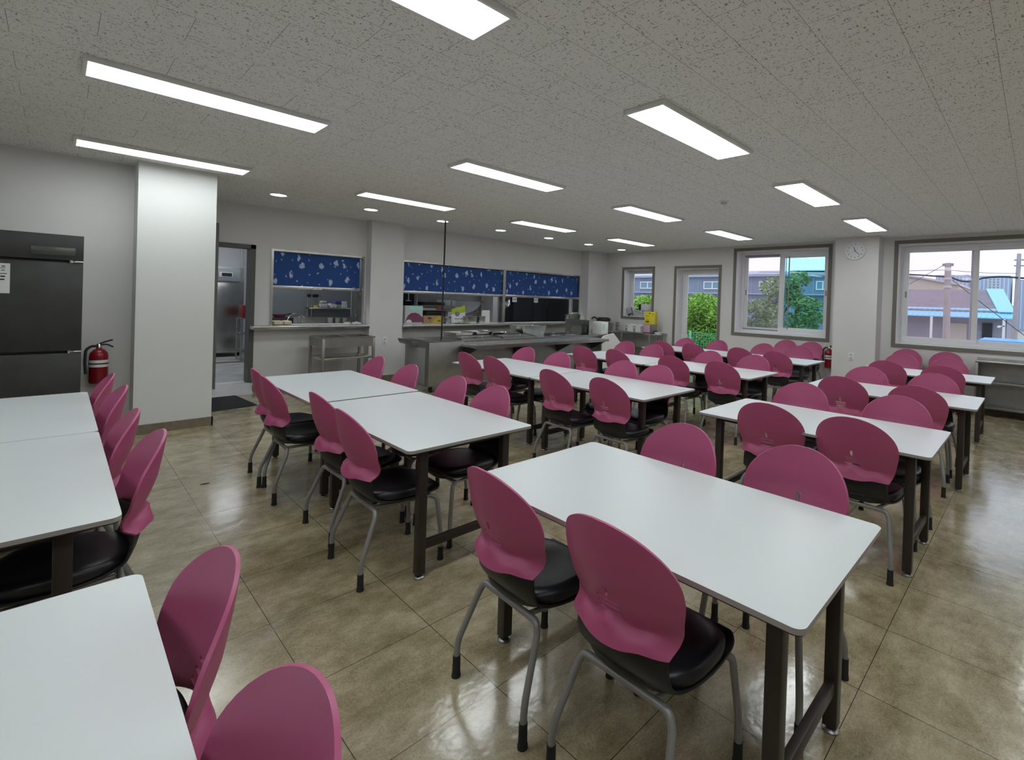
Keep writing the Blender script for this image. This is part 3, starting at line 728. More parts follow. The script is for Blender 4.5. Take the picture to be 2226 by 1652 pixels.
# kitchen room shell
b = MB(); b.box(.78, 8.84, 0, 10.3, 13.1, .136); struct(b.build('kitchen_floor', M['kfloor'], flat=True))
b = MB(); b.box(.78, 8.84, CEIL, 10.3, 13.2, CEIL+.12); struct(b.build('kitchen_ceiling', M['kwall'], flat=True))
b = MB(); b.box(.78, 13.1, .0, 10.3, 13.2, CEIL); b.box(.66, 8.84, 0, .78, 13.2, CEIL); b.box(10.3, 8.64, 0, 10.42, 13.2, CEIL); struct(b.build('wall_kitchen', M['kwall'], flat=True))
b = MB(); b.box(.9, 11.15, .136, 2.9, 11.21, .155); struct(b.build('trim_9', M['steel_dull'], flat=True))
for k, (x, y) in enumerate([(2.4, 9.6), (5.0, 10.9), (8.0, 9.3), (2.2, 11.6)]):  # unseen lamps added to brighten the kitchen interior
    t = thing('kitchen_fill_lamp', 'unseen fill lamp added to light the kitchen behind the hatches', 'ceiling light', (x, y, CEIL), 0, 'added kitchen fill lamps')
    b = MB(); b.box(-.62, -.09, -.05, .62, .09, 0, None, .004); b.build('fill_housing', M['white'], t)
    b = MB(); b.box(-.6, -.07, -.058, .6, .07, -.049); b.build('fill_cover', M['kfill'], t, flat=True)

# ---------------------------------------------------------------- serving hatches
def hatch(name, x0, x1, z0, z1, mull=None):
    b = MB(); w = .03
    b.box(x0-.004, 8.628, z1-w, x1+.004, 8.842, z1); b.box(x0-.004, 8.628, z0, x0+w, 8.842, z1-w); b.box(x1-w, 8.628, z0, x1+.004, 8.842, z1-w)
    if mull: b.box(mull[0], 8.65, z0, mull[1], 8.78, z1-w)
    return struct(b.build(name, M['steel'], flat=True))
hatch('window_4', 2.24, 3.655, 1.0, 2.17); hatch('window_5', 4.30, 9.14, .99, 2.175, (6.70, 6.775))
def sill(name, x0, x1, z, y0):
    b = MB(); b.box(x0, y0, z-.055, x1, 8.645, z, None, .004); b.box(x0, 8.64, z-.02, x1, 8.86, z); return struct(b.build(name, M['steel']))
s1 = sill('window_sill', 1.968, 3.68, .995, 8.41); s2 = sill('window_sill.001', 4.288, 9.165, .985, 8.40)
def blind(x0, x1, label, y=8.70):
    t = thing('roller_blind', label, 'blind', ((x0+x1)/2, y, 2.13), 0, 'blue roller blinds in the serving hatches'); h = (x1-x0)/2
    b = MB(); b.box(-h, -.003, -.52, h, .003, 0, None); b.build('fabric', M['blind'], t, flat=True)
    b = MB(); b.box(-h-.01, -.016, -.572, h+.01, .016, -.518, None, .004); b.build('bottom_bar', M['steel'], t)
    b = MB(); b.lathe([(0, -h), (.02, -h), (.02, h), (0, h)], (0, .02, -.005), seg=12, axis='x'); b.build('roller', M['steel_dull'], t)
    return t
bl = blind(2.275, 3.60, 'shorter blue roller blind with pale blots, in the small hatch')
b = MB()
for x0, x1, z in ((2.64, 2.774, 1.583), (2.781, 2.851, 1.583), (2.858, 2.99, 1.580)): b.box(x0-2.9375, -.0185, z-2.13-.013, x1-2.9375, -.0165, z-2.13+.013)
st = b.build('paper_sticker', M['paper'], bl, flat=True)
b = MB()
for x in (2.66, 2.672, 2.684, 2.70, 2.715, 2.73, 2.745, 2.915, 2.925, 2.94): b.box(x-2.9375, -.0192, 1.583-2.13-.004, x-2.9375+.008, -.0184, 1.583-2.13+.004)
b.build('sticker_print', M['ink'], st, flat=True)
blind(4.335, 6.695, 'long blue roller blind with pale blots, behind the black cable'); blind(6.78, 9.10, 'blue roller blind with pale blots above the black kitchen fridge')

# things on and behind the small hatch
P = lambda n, l, c, b, m, g=None, **k: simple(n, l, c, b, m=m, group=g, **k)
for x0, x1, l in ((2.287, 2.42, 'wrapped beige bread loaf at the sill end, by the hatch jamb'), (2.425, 2.538, 'wrapped beige bread loaf on the sill, beside the faucet hose')):
    b = MB(); b.box(x0, 8.60, .995, x1, 8.76, 1.062, None, .022, 4); P('bread_loaf', l, 'bread', b, M['beige'], 'wrapped loaves on the sill')
t = thing('sink_counter', 'stainless sink counter inside the kitchen behind the small hatch', 'counter', (0, 0, 0))
b = MB(); b.box(2.28, 8.87, .93, 3.9, 9.75, .975, None, .004); b.build('worktop', M['steel'], t)
b = MB(); b.box(2.3, 8.9, .5, 3.85, 9.7, .525); b.build('undershelf', M['steel_dull'], t)
b = MB(); b.box(2.28, 9.73, .975, 3.9, 9.75, 1.07); b.build('splashback', M['steel_dull'], t)
for x in (2.32, 3.83):
    for y in (8.93, 9.68): b = MB(); b.box(x-.02, y-.02, .136, x+.02, y+.02, .93); b.build('leg', M['steel_dull'], t)
b = MB(); b.box(2.42, 9.98, .136, 3.98, 10.06, 2.55); P('steel_partition', 'plain slate grey steel partition behind the small hatch', 'partition', b, M['slate'], flat=True)
t = thing('frying_pan', 'dark red frying pan with black handle behind the small hatch', 'frying pan', (2.62, 9.55, 1.07))
b = MB(); b.lathe([(0, 0), (.075, 0), (.105, .05), (.112, .06), (.106, .058), (.073, .008), (0, .008)], seg=24); b.build('bowl', M['maroon'], t)
b = MB(); b.tube([(.10, 0, .05), (.16, -.01, .062), (.235, -.02, .068)], [.011, .012, .010], seg=8); b.build('handle', M['black'], t)
b = MB(); b.box(2.45, 9.42, .975, 2.80, 9.68, 1.07, None, .008); P('gas_burner', 'low dark burner box under the red frying pan', 'burner', b, M['black'])
t = thing('faucet', 'curved chrome faucet hose arching over the kitchen sink', 'faucet', (0, 0, 0))
b = MB(); b.lathe([(0, 0), (.022, 0), (.022, .03), (.014, .05), (0, .05)], (2.67, 9.3, .975), seg=14); b.build('faucet_base', M['chrome'], t)
b = MB(); b.tube(bez((2.67, 9.3, 1.02), (2.70, 9.3, 1.16), (2.80, 9.3, 1.19), (2.93, 9.28, 1.08)), .008, seg=8); b.build('spout', M['chrome'], t)
t = thing('plastic_bottle', 'small clear green bottle standing by the kitchen sink', 'bottle', (2.823, 9.2, .975))
b = MB(); b.lathe([(0, 0), (.028, 0), (.029, .08), (.014, .105), (.012, .115), (0, .115)], seg=14); b.build('bottle_body', M['bottle'], t)
b = MB(); b.lathe([(0, .115), (.014, .115), (.014, .13), (0, .13)], seg=12); b.build('cap', M['white'], t)
t = thing('wall_shelf', 'steel kitchen shelf on posts holding boxes and rolls', 'shelf', (0, 0, 0))
b = MB(); b.box(3.15, 9.75, 1.215, 3.97, 9.97, 1.243, None, .003); b.build('shelf_board', M['steel'], t)
for x in (3.162, 3.235): b = MB(); b.tube([(x, 9.9, .975), (x, 9.9, 1.60)], .010, seg=8); b.build('post', M['steel'], t)
b = MB(); b.tube([(3.14, 9.88, 1.46), (3.45, 9.88, 1.46)], .005, seg=6); b.build('hanging_rail', M['steel'], t)
for x, kind, l in ((3.18, 0, 'black ladle with a wide bowl, hung beside the shelf post'), (3.27, 1, 'round black skimmer hung above the yellow sponge'), (3.31, 1, 'black skimmer hung next to the whisk'), (3.38, 2, 'silver spatula hung slanting above the clear tub')):
    t = thing('ladle' if kind < 2 else 'spatula', l, 'ladle' if kind < 2 else 'spatula', (x, 9.86, 1.46), 0, 'kitchen tools hung on the rail')
    b = MB(); b.tube([(0, 0, .0), (0, 0, -.16)] if kind == 1 else [(0, 0, 0), (.03, 0, -.06)], .005, seg=6); b.build('handle', M['steel'], t)
    b = MB()
    if kind < 2: b.lathe([(0, -.02), (.028, -.012), (.036, .006), (.034, .01), (0, -.008)], (0, 0, .0), seg=14, axis='y')
    else: b.box(-.02, -.004, -.01, .04, .004, .03, None, .003)
    b.build('head', M['black'] if kind < 2 else M['steel'], t)
SH = 1.243
def sbox(n, l, c, x0, x1, z0, z1, m, y0=9.80, y1=9.93, g=None, bev=.004): b = MB(); b.box(x0, y0, z0, x1, y1, z1, None, bev); return P(n, l, c, b, m, g)
sbox('sponge', 'yellow sponge on the steel kitchen shelf', 'sponge', 3.273, 3.318, SH, SH+.04, M['yellow'], bev=.006)
sbox('food_tub', 'clear tub with crumpled bag on the kitchen shelf', 'tub', 3.353, 3.488, SH, SH+.075, M['film'], bev=.01)
sbox('plastic_bag', 'crumpled clear bag lying on the tub', 'bag', 3.358, 3.475, SH+.075, SH+.125, M['film'], bev=.022)
for x, r, l in ((3.556, .038, 'larger white paper roll lying end-on on the shelf'), (3.622, .033, 'smaller white paper roll beside the green box')):
    t = thing('paper_roll', l, 'paper roll', (x, 9.8, SH+r), 0, 'paper rolls on the kitchen shelf')
    b = MB(); b.lathe([(r*.45, 0), (r, 0), (r, .13), (r*.45, .13)], seg=20, axis='y'); b.build('paper', M['paper'], t)
    b = MB(); b.lathe([(0, .004), (r*.45, .004), (r*.45, .12), (0, .12)], seg=14, axis='y'); b.build('core', M['black'], t)
sbox('green_box', 'pale green box under the violet box on the kitchen shelf', 'box', 3.662, 3.722, SH, SH+.062, M['green'])
sbox('violet_box', 'violet box stacked on the pale green box', 'box', 3.630, 3.728, SH+.062, SH+.125, M['purple'])
sbox('white_box', 'lower of two stacked white boxes on the kitchen shelf', 'box', 3.732, 3.841, SH, SH+.062, M['paper'], g='white boxes on the kitchen shelf')
sbox('white_box', 'upper of two stacked white boxes on the kitchen shelf', 'box', 3.742, 3.834, SH+.062, SH+.122, M['paper'], g='white boxes on the kitchen shelf')
for k, (x0, x1) in enumerate(((3.20, 3.293), (3.322, 3.41), (3.448, 3.55))):
    t = thing('steel_bin', ['first steel bin behind the hatch sill, nearest the sink', 'middle steel bin in the row behind the hatch sill', 'steel bin behind the white dish'][k], 'bin', ((x0+x1)/2, 9.05, .975), 0, 'steel bins behind the small hatch')
    h = (x1-x0)/2
    b = MB(); b.prism(rrect(-h, -.07, h, .07, .02), 0, .115, None); b.build('bin_body', M['steel_dull'], t)
    b = MB(); b.prism(rrect(-h-.006, -.076, h+.006, .076, .022), .109, .117, None); b.build('rim', M['steel'], t)
b = MB(); b.lathe([(0, 0), (.035, 0), (.055, .022), (.057, .026), (.05, .024), (.033, .006), (0, .006)], (3.457, 8.80, .995), seg=22); P('white_dish', 'small white dish on the small hatch sill', 'dish', b, M['white'])
b = MB(); b.grid(lambda u, v: (3.47+.17*u, 8.60+.14*v, .999+.035*math.sin(PI*u)*math.sin(PI*v)+.01*math.sin(17*u+5*v)*math.sin(11*v)), [i/14 for i in range(15)], [i/10 for i in range(11)]); P('dish_cloth', 'crumpled pale cloth at the pilaster end of the sill', 'cloth', b, M['film'], solid=.006)
t = thing('steel_post', 'flat steel post with a socket inside the small hatch', 'post', (0, 0, 0))
b = MB(); b.box(3.60, 8.96, .975, 3.72, 9.0, 2.3); b.build('post_body', M['steel_dull'], t, flat=True)
b = MB(); b.box(3.655, 8.952, 1.10, 3.69, 8.961, 1.17, None, .003); b.build('socket', M['ltgrey'], t)

# things on and behind the long hatch
SZ = .985
t = thing('printed_carton', 'large carton with mint and maroon print at the hatch end by the pilaster', 'carton', (4.62, 8.74, SZ))
b = MB(); b.box(-.18, -.085, 0, .18, .085, .345, None, .004); b.build('carton_body', M['ltgrey'], t)
b = MB(); b.box(-.1, -.0865, .26, .178, -.0855, .335); b.build('mint_band', M['mint'], t, flat=True)
pts = [(-.175, .03), (.178, .03), (.178, .12), (.10, .19), (.03, .215), (-.06, .205), (-.12, .16), (-.15, .10)]
b = MB(); b.prism(pts, -.0868, -.0856, None, axis='y'); b.build('maroon_print', M['maroon'], t, flat=True)
b = MB(); b.prism([(-.16, .03)]+[(-.10+.06*math.cos(a), .03+.055*math.sin(a)) for a in [PI-i*PI/10 for i in range(11)]], -.0876, -.0868, None, axis='y'); b.build('white_print', M['paper'], t, flat=True)
t = thing('cardboard_box', 'low brown cardboard box with yellow print on the long hatch sill', 'box', (5.05, 8.76, SZ))
b = MB(); b.box(-.214, -.08, 0, .214, .08, .155, None, .003); b.build('box_body', M['cardboard'], t)
b = MB(); b.prism([(-.03, .01), (.2, .01), (.2, .13), (.12, .145), (.04, .12), (-.01, .07)], -.0816, -.0806, None, axis='y'); b.build('yellow_print', mat('ochre_print', (.50, .40, .05), .7), t, flat=True)
b = MB()
for x0, z0, x1, z1 in ((-.125, .09, -.05, .125), (-.09, .05, -.075, .075), (.09, .04, .15, .065)): b.box(x0, -.0822, z0, x1, -.0814, z1)
b.build('dark_print', mat('brown_print', (.12, .05, .03), .7), t, flat=True)
b = MB(); b.grid(lambda u, v: (5.30+.13*u+.02*math.sin(9*v), 8.66+.14*v*(1-.25*abs(u-.5)), SZ+.002+.185*math.sin(PI*min(.98, max(.02, u)))**.7*math.sin(PI*v)**.6*(.75+.25*math.sin(7*u+6*v))), [i/14 for i in range(15)], [i/12 for i in range(13)]); P('grey_plastic_bag', 'crumpled shiny grey plastic bag beside the brown box', 'bag', b, M['foil'])
# white-and-lime food bag
t = thing('food_bag', 'white and lime green food bag standing open on the long hatch sill', 'bag', (5.68, 8.80, SZ))
def bagpt(u, v, lo=0, hi=1):
    vv = lo+(hi-lo)*v; a = 2*PI*u; w = .155+.01*math.sin(5*vv)+.02*vv; d = .055*(1-vv)**.6+.006
    x = w*math.cos(a); y = d*math.sin(a)
    top = .33+.055*math.copysign(abs(math.cos(a))**1.5, math.cos(a))
    return (x+.005*math.sin(12*vv+3*a), y+.004*math.sin(9*vv+2*a), vv*top)
us = [i/28 for i in range(29)]; vs = [i/10 for i in range(11)]
b = MB(); b.grid(lambda u, v: bagpt(u, v, 0, .62), us, vs); b.build('white_lower_part', M['paper'], t)
b = MB(); b.grid(lambda u, v: bagpt(u, v, .62, 1.0), us, vs); b.build('lime_top_part', M['lime'], t)
b = MB()
for k in range(9):
    x = -.10+.022*k; z = .09+.012*math.sin(k*2.1)
    b.box(x-.008, -.062, z-.012, x+.006, -.0575, z+.010)
b.lathe([(0, -.062), (.045, -.060), (.05, -.052), (0, -.052)], (-.05, 0, .19), seg=16, axis='y')
b.build('print', mat('grey_violet_print', (.22, .22, .35), .6), t)
t = thing('white_plate', 'white plate of green vegetables before the food bag', 'plate', (5.62, 8.56, SZ))
b = MB(); b.lathe([(0, 0), (.09, 0), (.165, .018), (.168, .022), (.09, .006), (0, .006)], seg=28); b.build('plate', M['white'], t)
b = MB(); rnd = random.Random(3)
for k in range(26):
    x, y, z = rnd.uniform(-.07, .10), rnd.uniform(-.05, .05), .008+.03*rnd.random()
    b.tube([(x, y, z), (x+rnd.uniform(-.03, .03), y+rnd.uniform(-.03, .03), z+.012)], .006, seg=5)
b.build('vegetables', M['green'], t)['kind'] = 'stuff'
def pan(name, label, x, y, z, w, d, h, m='steel', grp='steel food pans', handle=False, cat='food pan'):
    t = thing(name, label, cat, (x, y, z), 0, grp); k = .86; th = .006
    b = MB(); lo = rrect(-w/2*k, -d/2*k, w/2*k, d/2*k, .02); hi = rrect(-w/2, -d/2, w/2, d/2, .025)
    li = rrect(-w/2*k+th, -d/2*k+th, w/2*k-th, d/2*k-th, .018); hi2 = rrect(-w/2+th, -d/2+th, w/2-th, d/2-th, .022)
    R = [[b.bm.verts.new((a, c, zz)) for a, c in pts] for pts, zz in ((lo, 0), (hi, h), (hi2, h), (li, th))]
    b.bm.faces.new(list(reversed(R[0]))); b.bm.faces.new(R[3])
    for A, B in zip(R, R[1:]):
        for i in range(len(A)): b.bm.faces.new((A[i], A[(i+1) % len(A)], B[(i+1) % len(A)], B[i]))
    b.build('pan_body', M[m], t)
    ow, iw = rrect(-w/2-.014, -d/2-.014, w/2+.014, d/2+.014, .03), rrect(-w/2, -d/2, w/2, d/2, .025)
    b = MB(); V = [[b.bm.verts.new((a, c, zz)) for a, c in pts] for pts, zz in ((ow, h), (iw, h), (iw, h+.004), (ow, h+.004))]
    for A, B in zip(V, V[1:]+V[:1]):
        for i in range(len(A)): b.bm.faces.new((A[i], A[(i+1) % len(A)], B[(i+1) % len(A)], B[i]))
    b.build('rim', M[m], t); return t
pan('steel_pan', 'steel pan on the hatch sill right of the food bag', 5.905, 8.70, SZ, .25, .2, .145, grp='pans on the hatch sill')
pan('steel_pan', 'smaller steel pan on the hatch sill before the white cutting board', 6.17, 8.72, SZ, .17, .18, .14, grp='pans on the hatch sill')
b = MB(); b.prism(rrect(6.29, SZ, 6.50, SZ+.27, .02), 8.83, 8.85, None, axis='y'); P('cutting_board', 'white cutting board standing upright on the hatch sill', 'cutting board', b, M['white'])
t = thing('kitchen_rack', 'steel kitchen rack full of trays behind the long hatch', 'rack', (0, 0, 0))
for z in (.62, 1.085, 1.222, 1.318): b = MB(); b.box(5.15, 9.3, z, 6.05, 9.75, z+.012); b.build('rack_shelf', M['steel_dull'], t, flat=True)
for x in (5.16, 5.953, 6.10):
    b = MB(); b.tube([(x, 9.55, .136), (x, 9.55, 2.0)], .012, seg=8); b.build('rack_post', M['steel'], t)
def kbox(n, l, c, x0, x1, z0, z1, m, y0, y1, g=None, bev=.006): b = MB(); b.box(x0, y0, z0, x1, y1, z1, None, bev); return P(n, l, c, b, m, g)
kbox('microwave_oven', 'black appliance on the top shelf of the kitchen rack', 'appliance', 5.24, 5.70, 1.330, 1.395, M['black'], 9.36, 9.7)
kbox('tray_stack', 'black oven box on the low shelf of the kitchen rack', 'oven', 5.278, 5.71, 1.097, 1.215, M['black'], 9.36, 9.7)
kbox('white_tray', 'white tray on the middle shelf of the kitchen rack', 'tray', 5.17, 5.49, 1.234, 1.27, M['white'], 9.34, 9.6)
kbox('dark_box', 'dark low box on the white kitchen tray', 'box', 5.22, 5.45, 1.27, 1.31, M['grey'], 9.38, 9.56)
b = MB(); b.lathe([(0, 0), (.05, 0), (.062, .045), (.058, .065), (.0, .072)], (5.565, 9.42, 1.234), seg=16); P('orange_bowl', 'bright orange bowl on the kitchen rack', 'bowl', b, M['orange'])
kbox('white_box', 'wide white box standing high behind the kitchen rack', 'box', 5.71, 5.93, 1.330, 1.45, M['paper'], 9.5, 9.7, 'white boxes on the kitchen rack')
kbox('white_box', 'narrow white box between the two rack posts', 'box', 5.97, 6.05, 1.330, 1.44, M['paper'], 9.5, 9.62, 'white boxes on the kitchen rack')
kbox('white_box', 'white box with dark scrawl on the low rack shelf', 'box', 5.785, 5.93, 1.097, 1.20, M['paper'], 9.36, 9.6, 'white boxes on the kitchen rack')
t = thing('exhaust_hood', 'black kitchen hood wall with a hanging white disc', 'hood', (0, 0, 0))
b = MB(); b.box(4.3, 10.05, 1.2, 5.36, 10.4, 2.2); b.build('hood_body', M['black'], t, flat=True)
b = MB(); b.tube([(5.20, 10.0, 1.42), (5.20, 10.0, 1.75)], .010, seg=8); b.lathe([(0, 0), (.06, 0), (.065, .01), (.02, .022), (0, .022)], (5.20, 10.0, 1.40), seg=20); b.build('hanging_disc', M['white'], t)
b = MB(); b.box(4.6, 10.5, .136, 7.45, 10.56, 2.5); P('dark_partition', 'dark grey partition behind the kitchen rack', 'partition', b, M['grey'], flat=True)
b = MB(); b.prism([(6.10, 1.43)]+[(6.82-.72*(1-math.cos(a)) , 1.43-.31*math.sin(a)) for a in [i*PI/2/12 for i in range(13)]], 9.62, 9.64, None, axis='y'); P('hanging_tray', 'large grey quarter-round sheet hung in the kitchen', 'sheet', b, M['ltgrey'])
for x, z, l in ((6.86, 1.425, 'orange peg at the top of the hung grey sheet'), (6.70, 1.20, 'orange peg at the foot of the hung grey sheet')):
    b = MB(); b.box(x-.05, 9.58, z-.012, x+.03, 9.62, z+.012, None, .004); P('peg', l, 'peg', b, M['orange'], 'orange pegs')
t = thing('frame_reflection_block', 'tall white stand-in locker behind the long hatch mullion', 'block', (0, 0, 0))  # white block stands in for a bright reflecting door or window frame
b = MB(); b.box(7.45, 10.0, .136, 7.74, 10.4, 2.3, None, .006); b.build('block_body', M['paper'], t)
b = MB(); b.box(7.60, 9.985, .2, 7.61, 10.0, 2.2); b.box(7.71, 9.985, .2, 7.72, 10.0, 2.2); b.build('groove', M['grey'], t, flat=True)
b = MB(); b.grid(lambda u, v: (7.42+.24*u+.03*math.sin(5*v), 9.6+.10*math.sin(2*PI*v)*(.4+.6*math.sin(PI*u)), 1.30+.30*u*0+.27*math.cos(PI*v)*.5+.135+.02*math.sin(9*u)), [i/12 for i in range(13)], [i/16 for i in range(17)]); P('black_bag', 'crumpled black bag hung beside the black fridges', 'bag', b, M['foil'])
t = thing('black_fridge', 'wide black three-door fridge behind the long hatch', 'refrigerator', (0, 0, 0))
b = MB(); b.box(7.76, 9.62, .2, 9.69, 10.3, 2.1, None, .006); b.build('body', M['black'], t)
for x0, x1 in ((7.765, 8.42), (8.43, 8.975), (8.985, 9.685)):
    b = MB(); b.box(x0, 9.58, .22, x1, 9.62, 2.08, None, .005); d = b.build('door', M['charcoal'], t)
b = MB(); b.box(8.93, 9.565, .95, 9.03, 9.582, 1.28, None, .004); b.build('door_handle', M['black'], t)
for x in (7.9, 9.5):
    b = MB(); b.box(x-.03, 9.7, .136, x+.03, 10.2, .2); b.build('leg', M['black'], t)
for x, l in ((7.79, 'white paper notice on the first black fridge door'), (8.50, 'white paper notice on the middle black fridge door')):
    t = thing('paper_notice', l, 'notice', (x, 9.578, 1.5), 0, 'notices on the black fridge')
    b = MB(); b.box(-.07, -.002, -.055, .07, 0, .07); b.build('sheet', M['paper'], t, flat=True)
    b = MB(); b.box(-.045, -.003, .0, -.015, -.0018, .025); b.box(.015, -.003, .0, .045, -.0018, .025); b.build('printing', M['ink'], t, flat=True)
t = thing('kitchen_wall_panel', 'white wall panel with switch at the far end of the hatch', 'panel', (0, 0, 0))  # flat panel standing in for the white kitchen wall
b = MB(); b.box(9.72, 9.5, .136, 10.25, 9.56, 2.4); b.build('panel_body', M['paper'], t, flat=True)
b = MB(); b.box(9.78, 9.49, 1.42, 9.88, 9.5, 1.56, None, .003); b.build('switch', M['ltgrey'], t)
pan('utensil_tub', 'steel tub of serving utensils at the far end of the hatch sill', 8.77, 8.50, SZ, .42, .17, .20, grp='tubs of utensils', cat='tub')
b = MB()
for k in range(6): b.tube(fillet([(8.70+.03*k, 8.5, 1.0), (8.71+.035*k, 8.49, 1.2), (8.73+.035*k, 8.47, 1.235), (8.745+.035*k, 8.46, 1.20)], .02), .006, seg=6)
P('serving_spoons', 'bundle of steel spoon handles in the utensil tub', 'utensils', b, M['chrome'])['kind'] = 'stuff'

# kitchen fridge seen through the doorway
t = thing('steel_fridge', 'upright stainless fridge seen through the kitchen doorway', 'refrigerator', (0, 0, 0))
b = MB(); b.box(1.9, 12.22, .215, 2.68, 12.9, 1.98, None, .006); b.build('body', M['steel_dull'], t)
b = MB(); b.box(1.91, 12.18, .23, 2.67, 12.22, 1.66, None, .006); b.build('door', M['steel'], t)
b = MB(); b.box(1.91, 12.18, 1.69, 2.60, 12.22, 1.95, None, .004); hp = b.build('control_panel', M['slate'], t)
b = MB(); b.box(2.24, 12.172, 1.775, 2.47, 12.181, 1.875, None, .003); b.build('display_frame', M['ltgrey'], hp)
b = MB(); b.box(2.285, 12.168, 1.79, 2.455, 12.173, 1.86); b.build('display', M['black'], hp, flat=True)
for x in (1.97, 2.62):
    b = MB(); b.lathe([(0, -.02), (.035, -.02), (.035, .02), (0, .02)], (x, 12.3, .171), seg=14, axis='x'); b.box(x-.025, 12.28, .17, x+.025, 12.32, .216); b.build('caster', M['black'], t)
t = thing('wall_pipes', 'grey pipes with yellow valve running up the kitchen wall', 'pipes', (0, 0, 0))
for x in (2.78, 2.84): b = MB(); b.tube([(x, 12.95, .5), (x, 12.95, 2.75)], .018, seg=8); b.build('pipe', M['ltgrey'], t)
b = MB(); b.box(2.75, 12.90, 1.62, 2.81, 12.93, 1.74, None, .004); b.build('valve_handle', M['yellow'], t)
t = thing('kitchen_cart', 'small dark kitchen cart under the red crate', 'cart', (0, 0, 0))
for z in (.30, .65, .95): b = MB(); b.box(2.46, 11.4, z, 2.9, 11.8, z+.02); b.build('cart_shelf', M['steel_dull'], t, flat=True)
for x in (2.48, 2.88):
    for y in (11.42, 11.78): b = MB(); b.tube([(x, y, .136), (x, y, .96)], .012, seg=8); b.build('post', M['steel'], t)
b = MB(); b.box(2.50, 11.43, .97, 2.86, 11.77, 1.22, None, .012); P('red_crate', 'red crate on the kitchen cart seen through the doorway', 'crate', b, M['red'])

# ---------------------------------------------------------------- steel trolley under the small hatch
t = thing('steel_trolley', 'two-basin stainless steel trolley with shelves under the small hatch', 'trolley', (2.72, 7.82, 0))
W, D, H = .80, .58, .845
b = MB()
for x0, x1 in ((0, .03), (.385, .415), (W-.03, W)): b.box(x0, 0, H-.02, x1, D, H)
for y0, y1 in ((0, .04), (D-.04, D)): b.box(.03, y0, H-.02, .385, y1, H); b.box(.415, y0, H-.02, W-.03, y1, H)
b.build('top_rim', M['steel'], t, flat=True)
for x0, x1 in ((.03, .385), (.415, W-.03)):
    b = MB(); b.box(x0, .04, H-.15, x1, D-.04, H-.145)
    b.box(x0, .04, H-.145, x0+.004, D-.04, H-.02); b.box(x1-.004, .04, H-.145, x1, D-.04, H-.02); b.box(x0, .04, H-.145, x1, .044, H-.02); b.box(x0, D-.044, H-.145, x1, D-.04, H-.02)
    b.build('basin', M['steel'], t, flat=True)
b = MB(); b.box(.005, .005, H-.155, W-.005, .012, H-.02); b.box(.005, D-.012, H-.155, W-.005, D-.005, H-.02); b.box(.005, .012, H-.155, .012, D-.012, H-.02); b.box(W-.012, .012, H-.155, W-.005, D-.012, H-.02); b.build('apron', M['steel_dull'], t, flat=True)
for x in (.02, W-.02):
    for y in (.02, D-.02):
        b = MB(); b.box(x-.019, y-.019, .09, x+.019, y+.019, H-.02, None, .003); lg = b.build('leg', M['steel_dull'], t)
        b = MB(); b.lathe([(0, -.012), (.042, -.012), (.042, .012), (0, .012)], (x, y, .042), seg=16, axis='x'); b.box(x-.016, y-.016, .05, x+.016, y+.016, .09); b.build('caster', M['rubber'], lg)
for z in (.50, .17): b = MB(); b.box(.01, .01, z, W-.01, D-.01, z+.03, None, .003); b.build('shelf', M['steel'], t)

# ---------------------------------------------------------------- serving counter
CX0, CX1, CY0, CY1, CT = 3.965, 8.36, 6.93, 7.72, .815
t = thing('serving_counter', 'long stainless serving counter before the long hatch', 'counter', (0, 0, 0))
b = MB(); b.box(CX0+.01, CY0+.01, .10, 4.62, CY1-.01, CT-.02, None, .004); b.box(4.62, CY0+.05, .10, CX1-.01, CY1-.01, CT-.02, None, .004); bd = b.build('counter_body', M['steel_dull'], t)
b = MB(); b.box(CX0+.003, CY0+.12, .12, CX0+.0105, CY1-.10, CT-.12, None, .002); b.build('end_panel', M['grey'], t)
b = MB(); b.box(4.10, CY0+.002, .14, 4.55, CY0+.011, .72, None, .002) if False else None
b = MB()
def topslab(b, x0, x1, holes):
    wall = sorted(set([x0, x1]+[h[0] for h in holes]+[h[1] for h in holes]))
    for p, q in zip(wall, wall[1:]):
        hs = [h for h in holes if h[0] <= p+1e-6 and h[1] >= q-1e-6]
        if hs: b.box(p, CY0, CT-.02, q, hs[0][2], CT); b.box(p, hs[0][3], CT-.02, q, CY1, CT)
        else: b.box(p, CY0, CT-.02, q, CY1, CT)
wells = [(4.05, 4.30, 7.05, 7.62), (4.36, 4.60, 7.05, 7.62)]
topslab(b, CX0, CX1, wells); b.build('worktop', M['steel'], t, flat=True)
for h in wells:
    b = MB(); x0, x1, y0, y1 = h; b.box(x0, y0, CT-.08, x1, y1, CT-.076); b.box(x0, y0, CT-.076, x0+.003, y1, CT-.019); b.box(x1-.003, y0, CT-.076, x1, y1, CT-.019); b.box(x0, y0, CT-.076, x1, y0+.003, CT-.019); b.box(x0, y1-.003, CT-.076, x1, y1, CT-.019); b.build('food_well', M['steel'], t, flat=True)
b = MB(); b.prism([(CX0-.115, .815), (CX0-.115, .79), (CX0-.085, .735), (CX0, .715), (CX0, .745), (CX0-.06, .765), (CX0-.085, .805), (CX0-.085, .815)], CY0+.35, CY1, None, axis='y'); b.build('end_lip', M['steel'], t)
b = MB()
for y0 in (6.56, 6.66, 6.76, 6.86): b.box(4.56, y0, .742, 7.86, y0+.055, .752, None, .002)
b.box(4.55, 6.545, .70, 7.87, 6.557, .752); b.box(4.55, 6.557, .715, 4.56, 6.98, .745); b.box(7.86, 6.557, .715, 7.87, 6.98, .745); b.box(4.56, 6.9, .735, 7.86, 6.98, .748); b.build('tray_rail', M['steel'], t)
